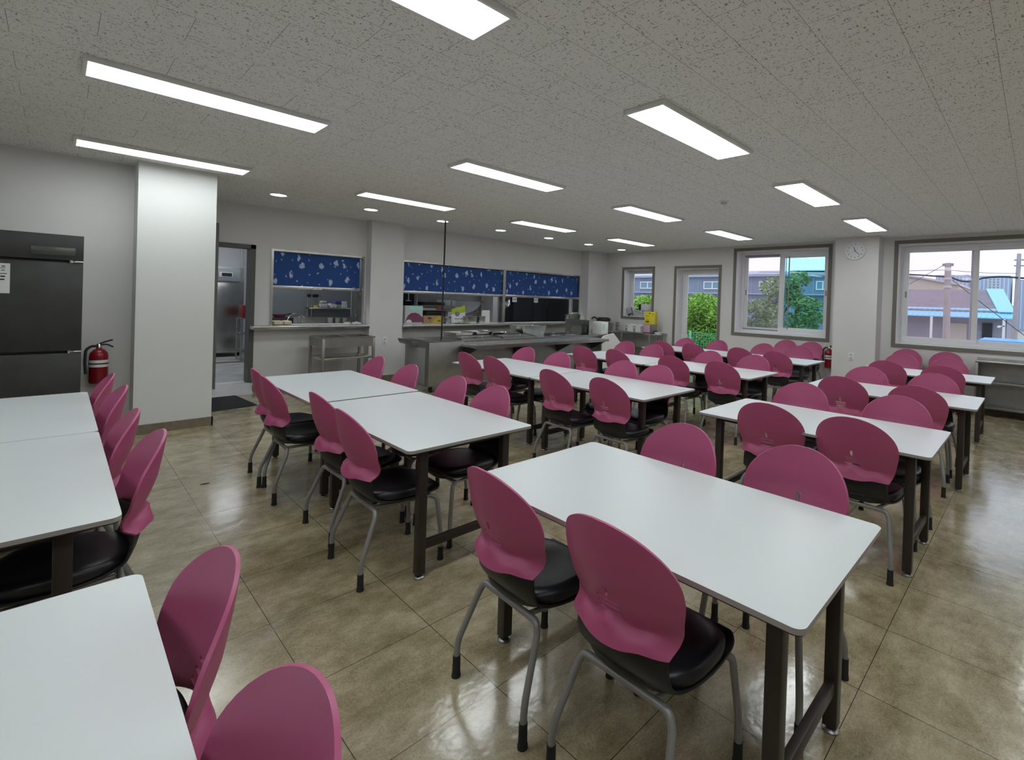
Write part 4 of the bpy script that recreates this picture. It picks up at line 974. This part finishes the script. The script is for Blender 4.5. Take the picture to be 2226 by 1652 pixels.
for x in (4.62, 5.7, 6.8, 7.8):
    b = MB(); b.prism([(6.58, .70), (6.58, .735), (6.98, .735), (6.98, .52), (6.96, .52)], x-.012, x+.012, None, axis='x'); b.build('rail_bracket', M['black'], t)
for x in (4.05, 6.1, 8.25):
    for y in (7.0, 7.62):
        b = MB(); b.lathe([(0, -.014), (.045, -.014), (.045, .014), (0, .014)], (x, y, .045), seg=16, axis='x'); b.box(x-.02, y-.02, .045, x+.02, y+.02, .102); b.build('caster', M['rubber'], t)
b = MB(); b.box(7.69, 6.96, CT, 7.70, 7.66, 1.12); b.box(7.685, 6.955, 1.112, 7.705, 7.665, 1.122); b.build('end_guard', M['steel_dull'], t, flat=True)
b = MB(); b.box(7.70, 7.645, CT, 8.34, 7.655, 1.10); b.build('back_guard', M['steel_dull'], t, flat=True)
# pans, lids and trays standing on it
pan('steel_pan', 'steel food pan on the counter, closest to the black cable', 4.80, 7.42, CT, .36, .42, .095, grp='pans on the serving counter')
pan('steel_pan', 'second steel food pan from the black cable on the counter', 5.20, 7.44, CT, .30, .42, .10, grp='pans on the serving counter')
pan('steel_pan', 'third steel food pan from the black cable on the counter', 5.50, 7.46, CT, .20, .42, .10, grp='pans on the serving counter')
pan('steel_pan', 'shallow steel pan beside the big tub on the counter', 5.83, 7.42, CT, .36, .40, .07, grp='pans on the serving counter')
pan('steel_tub', 'large deep steel tub standing in the middle of the counter', 6.40, 7.42, CT, .62, .42, .19, grp=None, cat='tub')
for x, w, l in ((4.97, .80, 'flat steel tray tilted along the counter edge, by the cable'), (5.83, .80, 'flat steel tray tilted along the counter edge, by the big tub')):
    t = thing('serving_tray', l, 'tray', (x, 7.08, CT+.012), 0, 'flat trays on the counter edge'); t.rotation_euler = (math.radians(5), 0, 0)
    b = MB(); b.box(-w/2, -.13, 0, w/2, .13, .006); b.box(-w/2, -.135, 0, w/2, -.125, .022); b.box(-w/2, .125, 0, w/2, .135, .022); b.box(-w/2-.005, -.135, 0, -w/2+.005, .135, .022); b.box(w/2-.005, -.135, 0, w/2+.005, .135, .022); b.build('tray', M['steel'], t, flat=True)
    for sx in (-.28, .12):
        b = MB(); b.lathe([(0, -.005), (.012, -.005), (.014, .03), (0, .034)], (sx, .05, .008), seg=12); b.build('knob', M['chrome'], t)
    for sx in (-.36, .36):
        b = MB(); b.box(sx-.02, -.12, -.0105, sx+.02, -.06, 0); b.build('rubber_foot', M['rubber'], t)
for x, l in ((6.98, 'round steel lid on the counter next to the big tub'), (7.42, 'round steel lid on the counter beside the end guard')):
    t = thing('round_lid', l, 'lid', (x, 7.30, CT), 0, 'round lids on the counter')
    b = MB(); b.lathe([(0, 0), (.20, 0), (.205, .008), (.17, .02), (.05, .028), (0, .029)], seg=30); b.build('lid', M['steel'], t)
    b = MB(); b.tube(fillet([(-.03, 0, .026), (-.03, 0, .045), (.03, 0, .045), (.03, 0, .026)], .012), .005, seg=6); b.build('handle', M['chrome'], t)
for k in range(5):
    t = thing('meal_tray', 'steel meal tray standing on edge against the end guard', 'tray', (7.63-.022*k, 7.13+.012*k, CT+.002), 0, 'steel meal trays stood on edge')
    b = MB(); b.prism(rrect(-.15, 0, .15, .20, .05), -.003, .003, None, axis='x'); b.build('tray', M['chrome'] if k % 2 else M['steel'], t)
t = thing('white_appliance', 'white appliance with an oval panel at the counter end', 'appliance', (8.20, 7.08, CT))
b = MB(); b.box(-.11, -.14, 0, .11, .14, .27, None, .012); b.build('housing', M['paper'], t)
b = MB(); P_ = [(-.055+.04*math.cos(2*PI*i/24), .15+.085*math.sin(2*PI*i/24)) for i in range(24)]; b.prism(P_, -.146, -.1395, None, axis='y'); b.build('oval_panel', M['mint'], t)
b = MB(); b.prism([(8.0, .02), (8.0, .74), (8.06, .79), (8.38, .84), (8.66, .60), (8.66, .02)], 6.84, 6.87, None, axis='y'); P('white_board', 'white board with slanted corner leaning on the counter end', 'board', b, M['paper'], flat=True)
# hanging cable
t = thing('hanging_cable', 'black cable hanging from the ceiling down to the counter', 'cable', (4.395, 7.28, 0))
b = MB(); b.tube([(.004, 0, CEIL), (.004, 0, 2.4), (.0, 0, 1.6), (-.008, 0, CT-.06)], .0125, seg=10); b.build('cable', M['rubber'], t)
b = MB(); b.lathe([(0, CEIL-.02), (.035, CEIL-.018), (.04, CEIL), (0, CEIL)], (.004, 0, 0), seg=16); b.build('ceiling_rose', M['white'], t)

# ---------------------------------------------------------------- corner worktable and its things
t = thing('corner_worktable', 'stainless worktable under the small corner window', 'table', (0, 0, 0)); CZ = .83
b = MB(); b.box(9.26, 6.40, CZ-.04, 9.84, 8.30, CZ, None, .004); b.build('worktop', M['steel'], t)
for x in (9.31, 9.79):
    for y in (6.55, 7.35, 8.2):
        b = MB(); b.tube([(x, y, .03), (x, y, CZ-.035)], .019, seg=12); lg = b.build('leg', M['chrome'], t)
        b = MB(); b.lathe([(0, 0), (.024, 0), (.024, .03), (0, .03)], (x, y, 0), seg=12); b.build('foot', M['rubber'], lg)
b = MB(); b.box(9.27, 6.5, .42, 9.83, 8.24, .445, None, .003); b.build('undershelf', M['steel_dull'], t)
t = thing('stock_pot', 'round aluminium pot with lid on the corner worktable', 'pot', (9.53, 7.80, CZ))
b = MB(); b.lathe([(0, 0), (.13, 0), (.14, .01), (.142, .165), (.155, .17), (.155, .178), (.135, .178), (0, .172)], seg=30); b.build('pot_body', M['steel'], t)
b = MB(); b.lathe([(.135, .178), (.158, .18), (.156, .19), (.03, .20), (0, .20)], seg=30); b.build('lid', M['steel_dull'], t)
b = MB(); b.box(-.02, -.185, .11, .02, -.14, .125, None, .004); b.box(-.02, .14, .11, .02, .185, .125, None, .004); b.build('pot_handle', M['black'], t)
t = thing('stacked_pot', 'wide steel pot stacked under the black pan at the corner', 'pot', (9.50, 8.12, CZ))
b = MB(); b.lathe([(0, 0), (.15, 0), (.16, .012), (.165, .21), (.172, .215), (.15, .215), (0, .21)], seg=28); b.build('pot_body', M['steel_dull'], t)
b = MB(); b.tube(fillet([(.02, -.16, .15), (.02, -.215, .16), (.05, -.215, .10), (.02, -.16, .12)], .02), .006, seg=6); b.tube(fillet([(-.16, .02, .15), (-.215, .02, .16), (-.215, .05, .10), (-.16, .02, .12)], .02), .006, seg=6); b.build('pot_handle', M['chrome'], t)
t = thing('black_pan', 'black pan upturned on the wide pot in the corner', 'pan', (9.50, 8.10, CZ+.215))
b = MB(); b.lathe([(0, 0), (.165, 0), (.18, .012), (.17, .06), (.13, .085), (0, .09)], seg=28); b.build('pan_body', M['black'], t)
b = MB(); b.tube(fillet([(-.15, .10, .05), (-.22, .14, .10), (-.26, .17, .04)], .04), .018, seg=8); b.build('handle', M['black'], t)
def dispenser(y, label):
    t = thing('paper_dispenser', label, 'dispenser', (9.50, y, CZ), 0, 'white dispensers on the corner worktable')
    b = MB(); b.prism([(-.11, 0), (.11, 0), (.11, .155), (.06, .178), (0, .185), (-.06, .178), (-.11, .155)], -.10, .10, None, axis='x'); b.build('housing', M['white'], t)
    b = MB(); b.box(-.104, .03, .012, -.0995, .09, .145, None, .002); pl = b.build('grey_plate', M['grey'], t)
    b = MB(); b.lathe([(0, -.1075), (.018, -.1075), (.018, -.103), (0, -.103)], (0, .06, .10), seg=16, axis='x'); b.build('round_button', M['white'], pl)
    b = MB(); b.box(-.105, -.105, -.0, .105, .105, .006); b.build('base', M['black'], t, flat=True)
dispenser(7.225, 'white dispenser on the corner worktable, beside the aluminium pot'); dispenser(6.985, 'white dispenser on the corner worktable, beside the pink box')
t = thing('pink_toaster', 'pale pink fronted box appliance under the yellow carton', 'appliance', (9.50, 6.68, CZ))
b = MB(); b.box(-.10, -.15, .01, .10, .105, .205, None, .006); b.build('housing', M['steel_dull'], t)
b = MB(); b.box(-.106, -.085, .015, -.0995, .10, .20, None, .002); b.build('pink_front', M['pinkbox'], t)
b = MB(); b.box(-.105, -.16, 0, .105, .11, .012); b.build('base', M['black'], t, flat=True)
t = thing('yellow_carton', 'yellow carton with brown print standing on the pink appliance', 'carton', (9.52, 6.66, CZ+.205)); t.rotation_euler = (0, 0, math.radians(12))
b = MB(); b.box(-.08, -.13, 0, .08, .13, .29, None, .002); b.build('carton_body', M['yellow'], t)
RY = Matrix(((0, 0, -1, -.0805), (-1, 0, 0, 0), (0, 1, 0, 0), (0, 0, 0, 1)))
br_ = mat('brown_ink', (.10, .04, .01), .7); bmn = bmesh.new()
for s_, size, y, z in (('Maxim', .036, .06, .195), ('Maxim', .022, -.085, .20)):
    me = text_obj(s_, size, RY @ Matrix.Translation((-y, z, 0)), br_, 'x'); bmn.from_mesh(me); bpy.data.meshes.remove(me)
me = bpy.data.meshes.new('lettering'); bmn.to_mesh(me); bmn.free(); me.materials.append(br_); o = bpy.data.objects.new('lettering', me); C.objects.link(o); o.parent = t
b = MB()
for y0, y1, z0, z1 in ((.01, .10, .045, .075), (.03, .075, .095, .105), (-.11, -.055, .235, .25)): b.box(-.0812, y0, z0, -.0802, y1, z1)
b.lathe([(0, -.0815), (.018, -.0815), (.018, -.080), (0, -.080)], (0, 0, .255), seg=14, axis='x'); b.build('brown_print', br_, t, flat=True)
b = MB()
for k in range(4): b.box(-.0812, -.105, .03+.028*k, -.0802, -.045, .045+.028*k)
b.build('pale_print', mat('ochre_pale', (.75, .62, .22), .7), t, flat=True)
t = thing('power_strip', 'white power strip on the worktable end with trailing cables', 'power strip', (9.55, 6.455, CZ))
b = MB(); b.box(-.12, -.035, 0, .12, .025, .03, None, .006); b.build('strip_body', M['white'], t)
b = MB(); b.tube(fillet([(-.05, .0, .03), (-.08, -.01, .055), (-.05, .10, .05), (0, .12, .02)], .03), .006, seg=6); b.tube(fillet([(.02, -.035, .015), (.02, -.09, .0), (.02, -.10, -.16), (.02, -.02, -.21), (.02, .04, -.14), (.02, .0, -.08)], .06, 6), .005, seg=6); b.build('black_cable', M['black'], t)
b = MB(); b.tube(fillet([(.12, -.02, .015), (.20, -.05, .0), (.27, -.08, -.05), (.312, .015, -.125)], .05), .0045, seg=6); b.build('white_cable', M['ltgrey'], t)
# things on the small window's sill
WZ = 1.192
t = thing('grey_device', 'grey device leaning on a tangle of cables on the window sill', 'device', (10.0, 7.60, WZ+.065)); t.rotation_euler = (math.radians(-14), 0, 0)
b = MB(); b.box(-.07, -.085, 0, .07, .085, .16, None, .008); b.build('housing', M['ltgrey'], t)
b = MB(); b.box(-.074, -.09, .02, -.069, -.07, .14, None, .002); b.build('dark_slot', M['black'], t)
b = MB(); rnd = random.Random(5)
for k in range(5): b.tube(bez((9.93+.02*k, 7.66, WZ+.008), (9.95, 7.62+.01*k, WZ+.09), (10.0, 7.52, WZ+.07), (9.94+.02*k, 7.51, WZ+.008), 8), .008, seg=6)
P('cable_tangle', 'tangle of black cables under the grey device', 'cables', b, M['black'])['kind'] = 'stuff'
t = thing('control_box', 'white control box with small black knobs on the window sill', 'box', (10.0, 7.355, WZ))
b = MB(); b.box(-.08, -.145, 0, .08, .135, .15, None, .006); b.build('housing', M['ltgrey'], t)
b = MB()
for y, z in ((.06, .115), (.0, .11), (-.06, .115), (-.05, .08), (-.10, .08)): b.lathe([(0, -.088), (.009, -.088), (.009, -.079), (0, -.079)], (0, y, z), seg=10, axis='x')
b.build('knob', M['black'], t)
t = thing('black_white_radio', 'boxy radio with black end and pale side on the control box', 'radio', (10.0, 7.195, WZ+.15)); t.rotation_euler = (0, 0, math.radians(-10))
b = MB(); b.box(-.09, -.15, 0, .09, .05, .16, None, .012); b.build('pale_case', M['white'], t)
b = MB(); b.box(-.092, .045, .002, .092, .13, .15, None, .01); b.build('black_end', M['black'], t)
b = MB(); b.tube(fillet([(-.02, -.13, .155), (-.02, -.13, .20), (-.02, .0, .20), (-.02, .0, .155)], .03), .007, seg=6); b.build('handle', M['black'], t)
b = MB(); b.box(9.93, 7.02, WZ, 10.07, 7.19, WZ+.145, None, .02); P('white_case', 'small rounded white case behind the yellow carton', 'case', b, M['white'])

# ---------------------------------------------------------------- low steel shelf under the big window
t = thing('low_steel_shelf', 'low stainless steel shelf unit under the big window', 'shelf', (0, 0, 0))
b = MB(); b.box(9.47, -1.25, .80, 9.85, .69, .825, None, .004); b.box(9.835, -1.25, .825, 9.85, .69, .85); b.build('shelf_top', M['steel'], t)
for z in (.485, .115): b = MB(); b.box(9.50, -1.22, z, 9.84, .66, z+.035, None, .003); b.build('shelf', M['steel_dull'], t)
b = MB(); b.box(9.83, -1.22, .15, 9.838, .66, .80); b.build('back_panel', M['steel_dull'], t, flat=True)
b = MB(); b.box(9.50, .652, .15, 9.83, .66, .80); b.build('side_panel', M['steel_dull'], t, flat=True)
for y in (-1.23, .67):
    for x in (9.495, 9.835): b = MB(); b.box(x-.018, y-.018, .0, x+.018, y+.018, .80, None, .003); b.build('leg', M['steel_dull'], t)
b = MB(); b.tube([(.78, 4.71, .003), (.81, 4.705, .004), (.84, 4.70, .003)], [.002, .004, .002], seg=6); P('floor_scrap', 'tiny dark scrap lying on the floor by the trolley row', 'scrap', b, M['rubber'])

# ---------------------------------------------------------------- outside the windows
b = MB(); b.box(XO, -25, -.75, 140, 60, -.6); struct(b.build('ground', M['ground'], flat=True))
# blue-grey hall opposite
t = thing('blue_grey_hall', 'long blue-grey clad hall opposite the windows', 'building', (0, 0, 0))
b = MB(); b.box(24, 6.6, -.6, 27.5, 34, 3.05, M['blueclad'])
for k in range(27): b.box(23.985, 6.7+k*1.0, -.6, 24.0, 6.73+k*1.0, 3.05, M['blueroof'])
b.build('wall', None, t, flat=True)
b = MB(); b.box(23.75, 6.5, 3.05, 24.2, 34.2, 3.17); b.build('gutter', M['blueroof'], t, flat=True)
b = MB(); b.prism([(23.8, 3.17), (40.2, 3.17), (40.2, 3.2), (34, 5.6), (30, 4.9)], 4.2, 34.2, None, axis='y') if False else b.prism([(23.8, 3.17), (27.7, 3.17), (27.7, 3.62)], 6.5, 34.2, None, axis='y'); b.build('roof', M['blueroof'], t, flat=True)
b = MB(); b.box(23.70, 6.6, 2.15, 24.0, 34, 2.21); b.build('eave_ledge', M['blueroof'], t, flat=True)
for y0, y1 in ((16.55, 17.62), (12.35, 13.38), (7.0, 7.6), (20.5, 21.6), (9.3, 10.3)):
    b = MB(); ring(b, 23.93, 24.0, y0, y1, 2.40, 2.82, .05); ym = (y0+y1)/2; b.box(23.94, ym-.03, 2.44, 24.0, ym+.03, 2.78); wf = b.build('window', M['white'], t)
    b = MB(); b.box(23.96, y0+.05, 2.45, 23.975, y1-.05, 2.77); b.build('glazing', mat('far_glass', (.16, .30, .42), .2), wf, flat=True)
# leaf helper
def leaves(b, c, r, n, size, rnd, squash=1.0):
    for k in range(n):
        while True:
            p = Vector((rnd.uniform(-1, 1), rnd.uniform(-1, 1), rnd.uniform(-1, 1)))
            if .35 < p.length < 1: break
        q = Vector((c[0]+p.x*r[0], c[1]+p.y*r[1], c[2]+p.z*r[2]))
        a = Vector((rnd.uniform(-1, 1), rnd.uniform(-1, 1), rnd.uniform(-.6, .6))).normalized(); d = a.cross(Vector((rnd.uniform(-1, 1), rnd.uniform(-1, 1), rnd.uniform(-1, 1)))).normalized()
        s_ = size*rnd.uniform(.6, 1.3)
        v = [b.bm.verts.new(q+a*s_), b.bm.verts.new(q+d*s_*.45), b.bm.verts.new(q-a*s_), b.bm.verts.new(q-d*s_*.45)]
        b.bm.faces.new(v)
def plant(name, label, cat, blobs, size, m, trunk, seed, grp=None):
    rnd = random.Random(seed); t = thing(name, label, cat, (trunk[0][0], trunk[0][1], -.6), 0, grp); off = Vector((-trunk[0][0], -trunk[0][1], .6))
    b = MB()
    for c, r, n in blobs: leaves(b, Vector(c)+off, r, n, size, rnd)
    o = b.build('foliage', M[m], t, flat=True)
    b = MB(); P0 = [Vector(p)+off for p in trunk]; b.tube(P0, [.09-.05*i/max(1, len(P0)-1) for i in range(len(P0))], seg=8)
    for c, r, n in blobs[:6]: b.tube([P0[len(P0)//2], (P0[len(P0)//2]+Vector(c)+off)/2+Vector((0, 0, .1)), Vector(c)+off], [.04, .03, .012], seg=6)
    b.build('trunk', M['bark'], t)
    return t
plant('green_bush', 'bright green bushy tree beyond the wire fence, behind the glass door', 'bush', [((13.2, 7.4, 1.35), (.7, .62, .55), 3900), ((13.3, 6.7, 1.2), (.7, .6, .5), 3900), ((13.3, 7.1, .6), (.8, .9, .6), 3900), ((13.3, 6.5, .4), (.8, .6, .8), 3300), ((13.2, 7.7, .5), (.7, .6, .8), 3300), ((13.1, 7.1, -.1), (.7, 1.1, .5), 2700)], .055, 'leaf', [(13.3, 7.1, -.6), (13.3, 7.1, 0), (13.3, 7.05, .8)], 11, 'green plants outside')
plant('green_bush', 'bright green bush outside the small corner window', 'bush', [((13.2, 9.4, 1.3), (.7, .75, .5), 3600), ((13.2, 9.9, 1.1), (.6, .7, .6), 3000), ((13.2, 9.2, .6), (.7, .9, .6), 3000), ((13.2, 8.7, .9), (.6, .6, .6), 2400)], .055, 'leaf', [(13.3, 9.4, -.6), (13.3, 9.4, 0), (13.3, 9.4, .8)], 12, 'green plants outside')
plant('leafy_tree', 'leafy tree with layered branches outside the sliding window', 'tree', [((14.4, 5.6, 2.1), (.6, .55, .35), 780), ((14.2, 4.95, 2.35), (.4, .3, .22), 390), ((14.2, 5.9, 1.5), (.6, .6, .3), 780), ((14.2, 4.75, 1.65), (.5, .42, .2), 570), ((14.2, 4.6, 1.3), (.5, .5, .22), 600), ((14.2, 5.5, 1.1), (.6, .7, .35), 780), ((14.2, 4.75, .95), (.5, .4, .25), 510), ((14.2, 6.1, 1.0), (.5, .4, .3), 450), ((14.2, 5.2, 1.9), (.4, .4, .3), 450)], .055, 'leafdark', [(14.2, 4.95, -.6), (14.2, 4.97, .8), (14.2, 5.0, 1.8), (14.2, 5.1, 2.3)], 13, 'green plants outside')
t = thing('wire_fence', 'green wire mesh fence outside the glass door', 'fence', (12.0, 0, -.6))
b = MB()
for k in range(61): b.box(-.004, 4.4+k*.08-.006, .05, .004, 4.4+k*.08+.006, 1.38)
for k in range(20): b.box(-.004, 4.4, .06+k*.069-.006, .004, 9.2, .06+k*.069+.006)
b.build('mesh_panel', M['fence'], t, flat=True)
for y in (4.4, 5.75, 7.06, 8.4): b = MB(); b.tube([(0, y, 0), (0, y, 1.40)], .03, seg=10); b.build('post', mat('mint_post', (.30, .68, .50), .5), t)
# old house across the yard
t = thing('old_house', 'low house with dark roof and sky blue roof edge across the yard', 'house', (0, 0, 0))
b = MB(); b.box(20.6, .75, -.6, 26, 4.5, 1.45); b.build('wall', M['housewall'], t, flat=True)
b = MB(); V_ = [b.bm.verts.new(p) for p in ((20.1, .62, 1.62), (20.1, 4.7, 1.62), (23, 4.7, 2.42), (23, 1.05, 2.42), (26.4, .62, 1.62), (26.4, 4.7, 1.62), (20.1, .62, 1.5), (20.1, 4.7, 1.5), (26.4, .62, 1.5), (26.4, 4.7, 1.5))]
for q in ((0, 3, 2, 1), (3, 4, 5, 2), (0, 4, 3), (1, 2, 5), (6, 7, 9, 8), (0, 1, 7, 6), (4, 8, 9, 5), (0, 6, 8, 4), (1, 5, 9, 7)): b.bm.faces.new([V_[i] for i in q])
b.build('roof', M['slateroof'], t, flat=True)
b = MB(); b.prism([(19.78, 1.40), (19.78, 1.43), (20.35, 1.71), (20.35, 1.67)], .55, 4.7, None, axis='y')
for k in range(27): b.prism([(19.78, 1.43), (20.35, 1.71), (20.35, 1.722), (19.78, 1.442)], .6+k*.15, .63+k*.15, None, axis='y')
b.build('blue_edge', M['skyblue'], t, flat=True)
b = MB(); V_ = [b.bm.verts.new(p) for p in ((20.05, .55, 1.63), (20.05, .95, 1.63), (23, 1.45, 2.46), (23, .98, 2.46), (20.05, .55, 1.60), (20.05, .95, 1.60), (23, 1.45, 2.43), (23, .98, 2.43))]
for q in ((0, 3, 2, 1), (4, 5, 6, 7), (0, 1, 5, 4), (2, 3, 7, 6), (0, 4, 7, 3), (1, 2, 6, 5)): b.bm.faces.new([V_[i] for i in q])
b.build('blue_hip', M['skyblue'], t, flat=True)
b = MB(); b.box(20.55, 1.75, .55, 20.6, 2.2, 1.2); b.build('plaster_patch', M['cream'], t, flat=True)
b = MB(); b.box(20.55, 1.1, .7, 20.6, 1.35, 1.25); b.build('dark_opening', M['charcoal'], t, flat=True)
b = MB(); b.box(14.0, -2.5, .90, 16.5, 1.03, .93); b.box(13.97, -2.5, .87, 14.0, 1.03, .96); P('blue_awning', 'low bright blue awning roof just outside the big window', 'awning', b, mat('bright_blue_sheet', (.10, .35, .80), .4), flat=True)
for y, x, l in ((2.38, 18.0, 'thin white downpipe post before the old house'), (.72, 18.0, 'thin white post with crossarm before the old house')):
    b = MB(); b.box(x-.02, y-.03, -.6, x+.02, y+.03, 1.41)
    if y < 1: b.box(x-.02, y-.02, 1.20, x+.02, y+.13, 1.225); b.box(x-.04, y+.07, 1.17, x+.04, y+.14, 1.20)
    P('white_post', l, 'post', b, M['paper'], 'white posts outside', flat=True)
t = thing('cream_building', 'cream building with a shallow gable behind the old house', 'building', (0, 0, 0))
b = MB(); b.prism([(3.35, -.6), (3.35, 3.1), (5.55, 3.58), (9.5, 2.9), (9.5, -.6)], 34, 44, None, axis='x'); b.build('wall', M['cream'], t, flat=True)
b = MB(); b.prism([(3.25, 3.08), (3.25, 3.18), (5.55, 3.68), (9.6, 3.0), (9.6, 2.9), (5.55, 3.58)], 33.8, 44.2, None, axis='x'); b.build('roof', M['ltgrey'], t, flat=True)
b = MB(); ring(b, 33.9, 34.0, 3.97, 4.38, 2.5, 2.72, .04); wf = b.build('window', M['white'], t)
b = MB(); b.box(33.95, 4.0, 2.53, 33.97, 4.35, 2.69); b.build('glazing', M['charcoal'], wf, flat=True)
b = MB(); b.box(27, -1.2, -.6, 31, .40, 2.9); b.box(26.8, -1.4, 2.9, 31.2, .5, 3.05); P('grey_house', 'pale grey house behind the second pole', 'house', b, M['cream'], flat=True)
for k, (x, y0, y1, h, l) in enumerate(((88, 7.5, 11.3, 7.1, 'hazy lilac apartment tower behind the cream building'), (90, 3.1, 6.6, 7.05, 'hazy blue apartment tower with a pale gridded stair, by the second pole'), (92, -4.5, 2.2, 6.6, 'hazy blue apartment tower beyond the second pole'), (96, 12.2, 13.6, 6.9, 'narrow hazy apartment tower over the cream gable'))):
    t = thing('apartment_tower', l, 'tower', (0, 0, 0), 0, 'distant apartment towers')
    b = MB(); b.box(x, y0, -.6, x+8, y1, h); b.build('wall', M['tower'], t, flat=True)
    b = MB()
    n = max(3, int((y1-y0)/.42))
    for i in range(n):
        yy = y0+(y1-y0)*(i+.3)/n; b.box(x-.05, yy, -.4, x, yy+(y1-y0)/n*.35, h-.25)
    b.build('pale_stripes', M['towerlight'], t, flat=True)
    if k == 1:
        b = MB(); b.box(x-.12, 4.15, 4.4, x-.05, 4.22, 6.75); b.box(x-.12, 4.6, 4.4, x-.05, 4.66, 6.75); b.box(x-.12, 5.0, 4.4, x-.05, 5.06, 6.75); b.box(x-.12, 5.45, 4.4, x-.05, 5.52, 6.75)
        for i in range(7): b.box(x-.12, 4.15, 4.45+i*.36, x-.05, 5.52, 4.5+i*.36)
        b.build('stair_grid', M['paper'], t, flat=True)
# poles and wires
t = thing('utility_pole', 'concrete utility pole with crossbar, seen in the first big pane', 'pole', (15, 1.66, -.6))
b = MB(); b.tube([(0, -.005, 0), (0, .03, 3.36)], [.085, .066], seg=14); b.build('pole_shaft', M['pole'], t)
b = MB(); b.box(-.05, -.08, 3.29, .05, .14, 3.35); b.build('crossbar', M['grey'], t)
for z in (2.95, 2.75): b = MB(); b.lathe([(.075, 0), (.085, 0), (.085, .05), (.075, .05)], (0, .025, z), seg=14); b.build('band', M['ltgrey'], t)
t = thing('utility_pole', 'taller pale utility pole in the blue-tinted big pane', 'pole', (17, .48, -.6))
b = MB(); b.tube([(0, 0, 0), (0, -.045, 3.73)], [.075, .045], seg=14); b.build('pole_shaft', M['pole'], t)
for z in (3.4, 3.55): b = MB(); b.box(-.03, -.3, z, .03, .05, z+.03); b.build('crossbar', M['grey'], t)
def wire(label, pts, r):
    b = MB(); b.tube(pts, r, seg=6); P('overhead_wire', label, 'wire', b, M['rubber'], 'overhead wires')
def sag(a, c, d, n=16): return [Vector(a)*(1-i/n)+Vector(c)*(i/n)+Vector((0, 0, -d*4*(i/n)*(1-i/n))) for i in range(n+1)]
wire('thin wire strung high across the big window', sag((15, 6.5, 2.62), (15.05, 1.7, 2.60), .03)+sag((15.05, 1.7, 2.60), (17, .45, 2.62), .03)[1:], .006)
wire('thick cable sagging from the concrete pole', sag((15, 5.5, 2.62), (15, 1.72, 2.42), -.05), .018)
wire('thick cable looping between the two utility poles', sag((15, 1.6, 2.40), (16.0, 1.1, 2.44), .09)+sag((16.0, 1.1, 2.44), (17, .42, 2.50), -.03)[1:]+sag((17, .42, 2.5), (17, -3, 2.45), .05)[1:], .022)
wire('stay wire slanting from the concrete pole to the cream gable', sag((15, 1.75, 2.73), (22, 4.2, 2.2), .0), .007)
wire('stay wire slanting down from the concrete pole across the old roof', sag((15, 1.6, 2.35), (15, -.4, .5), .02), .007)
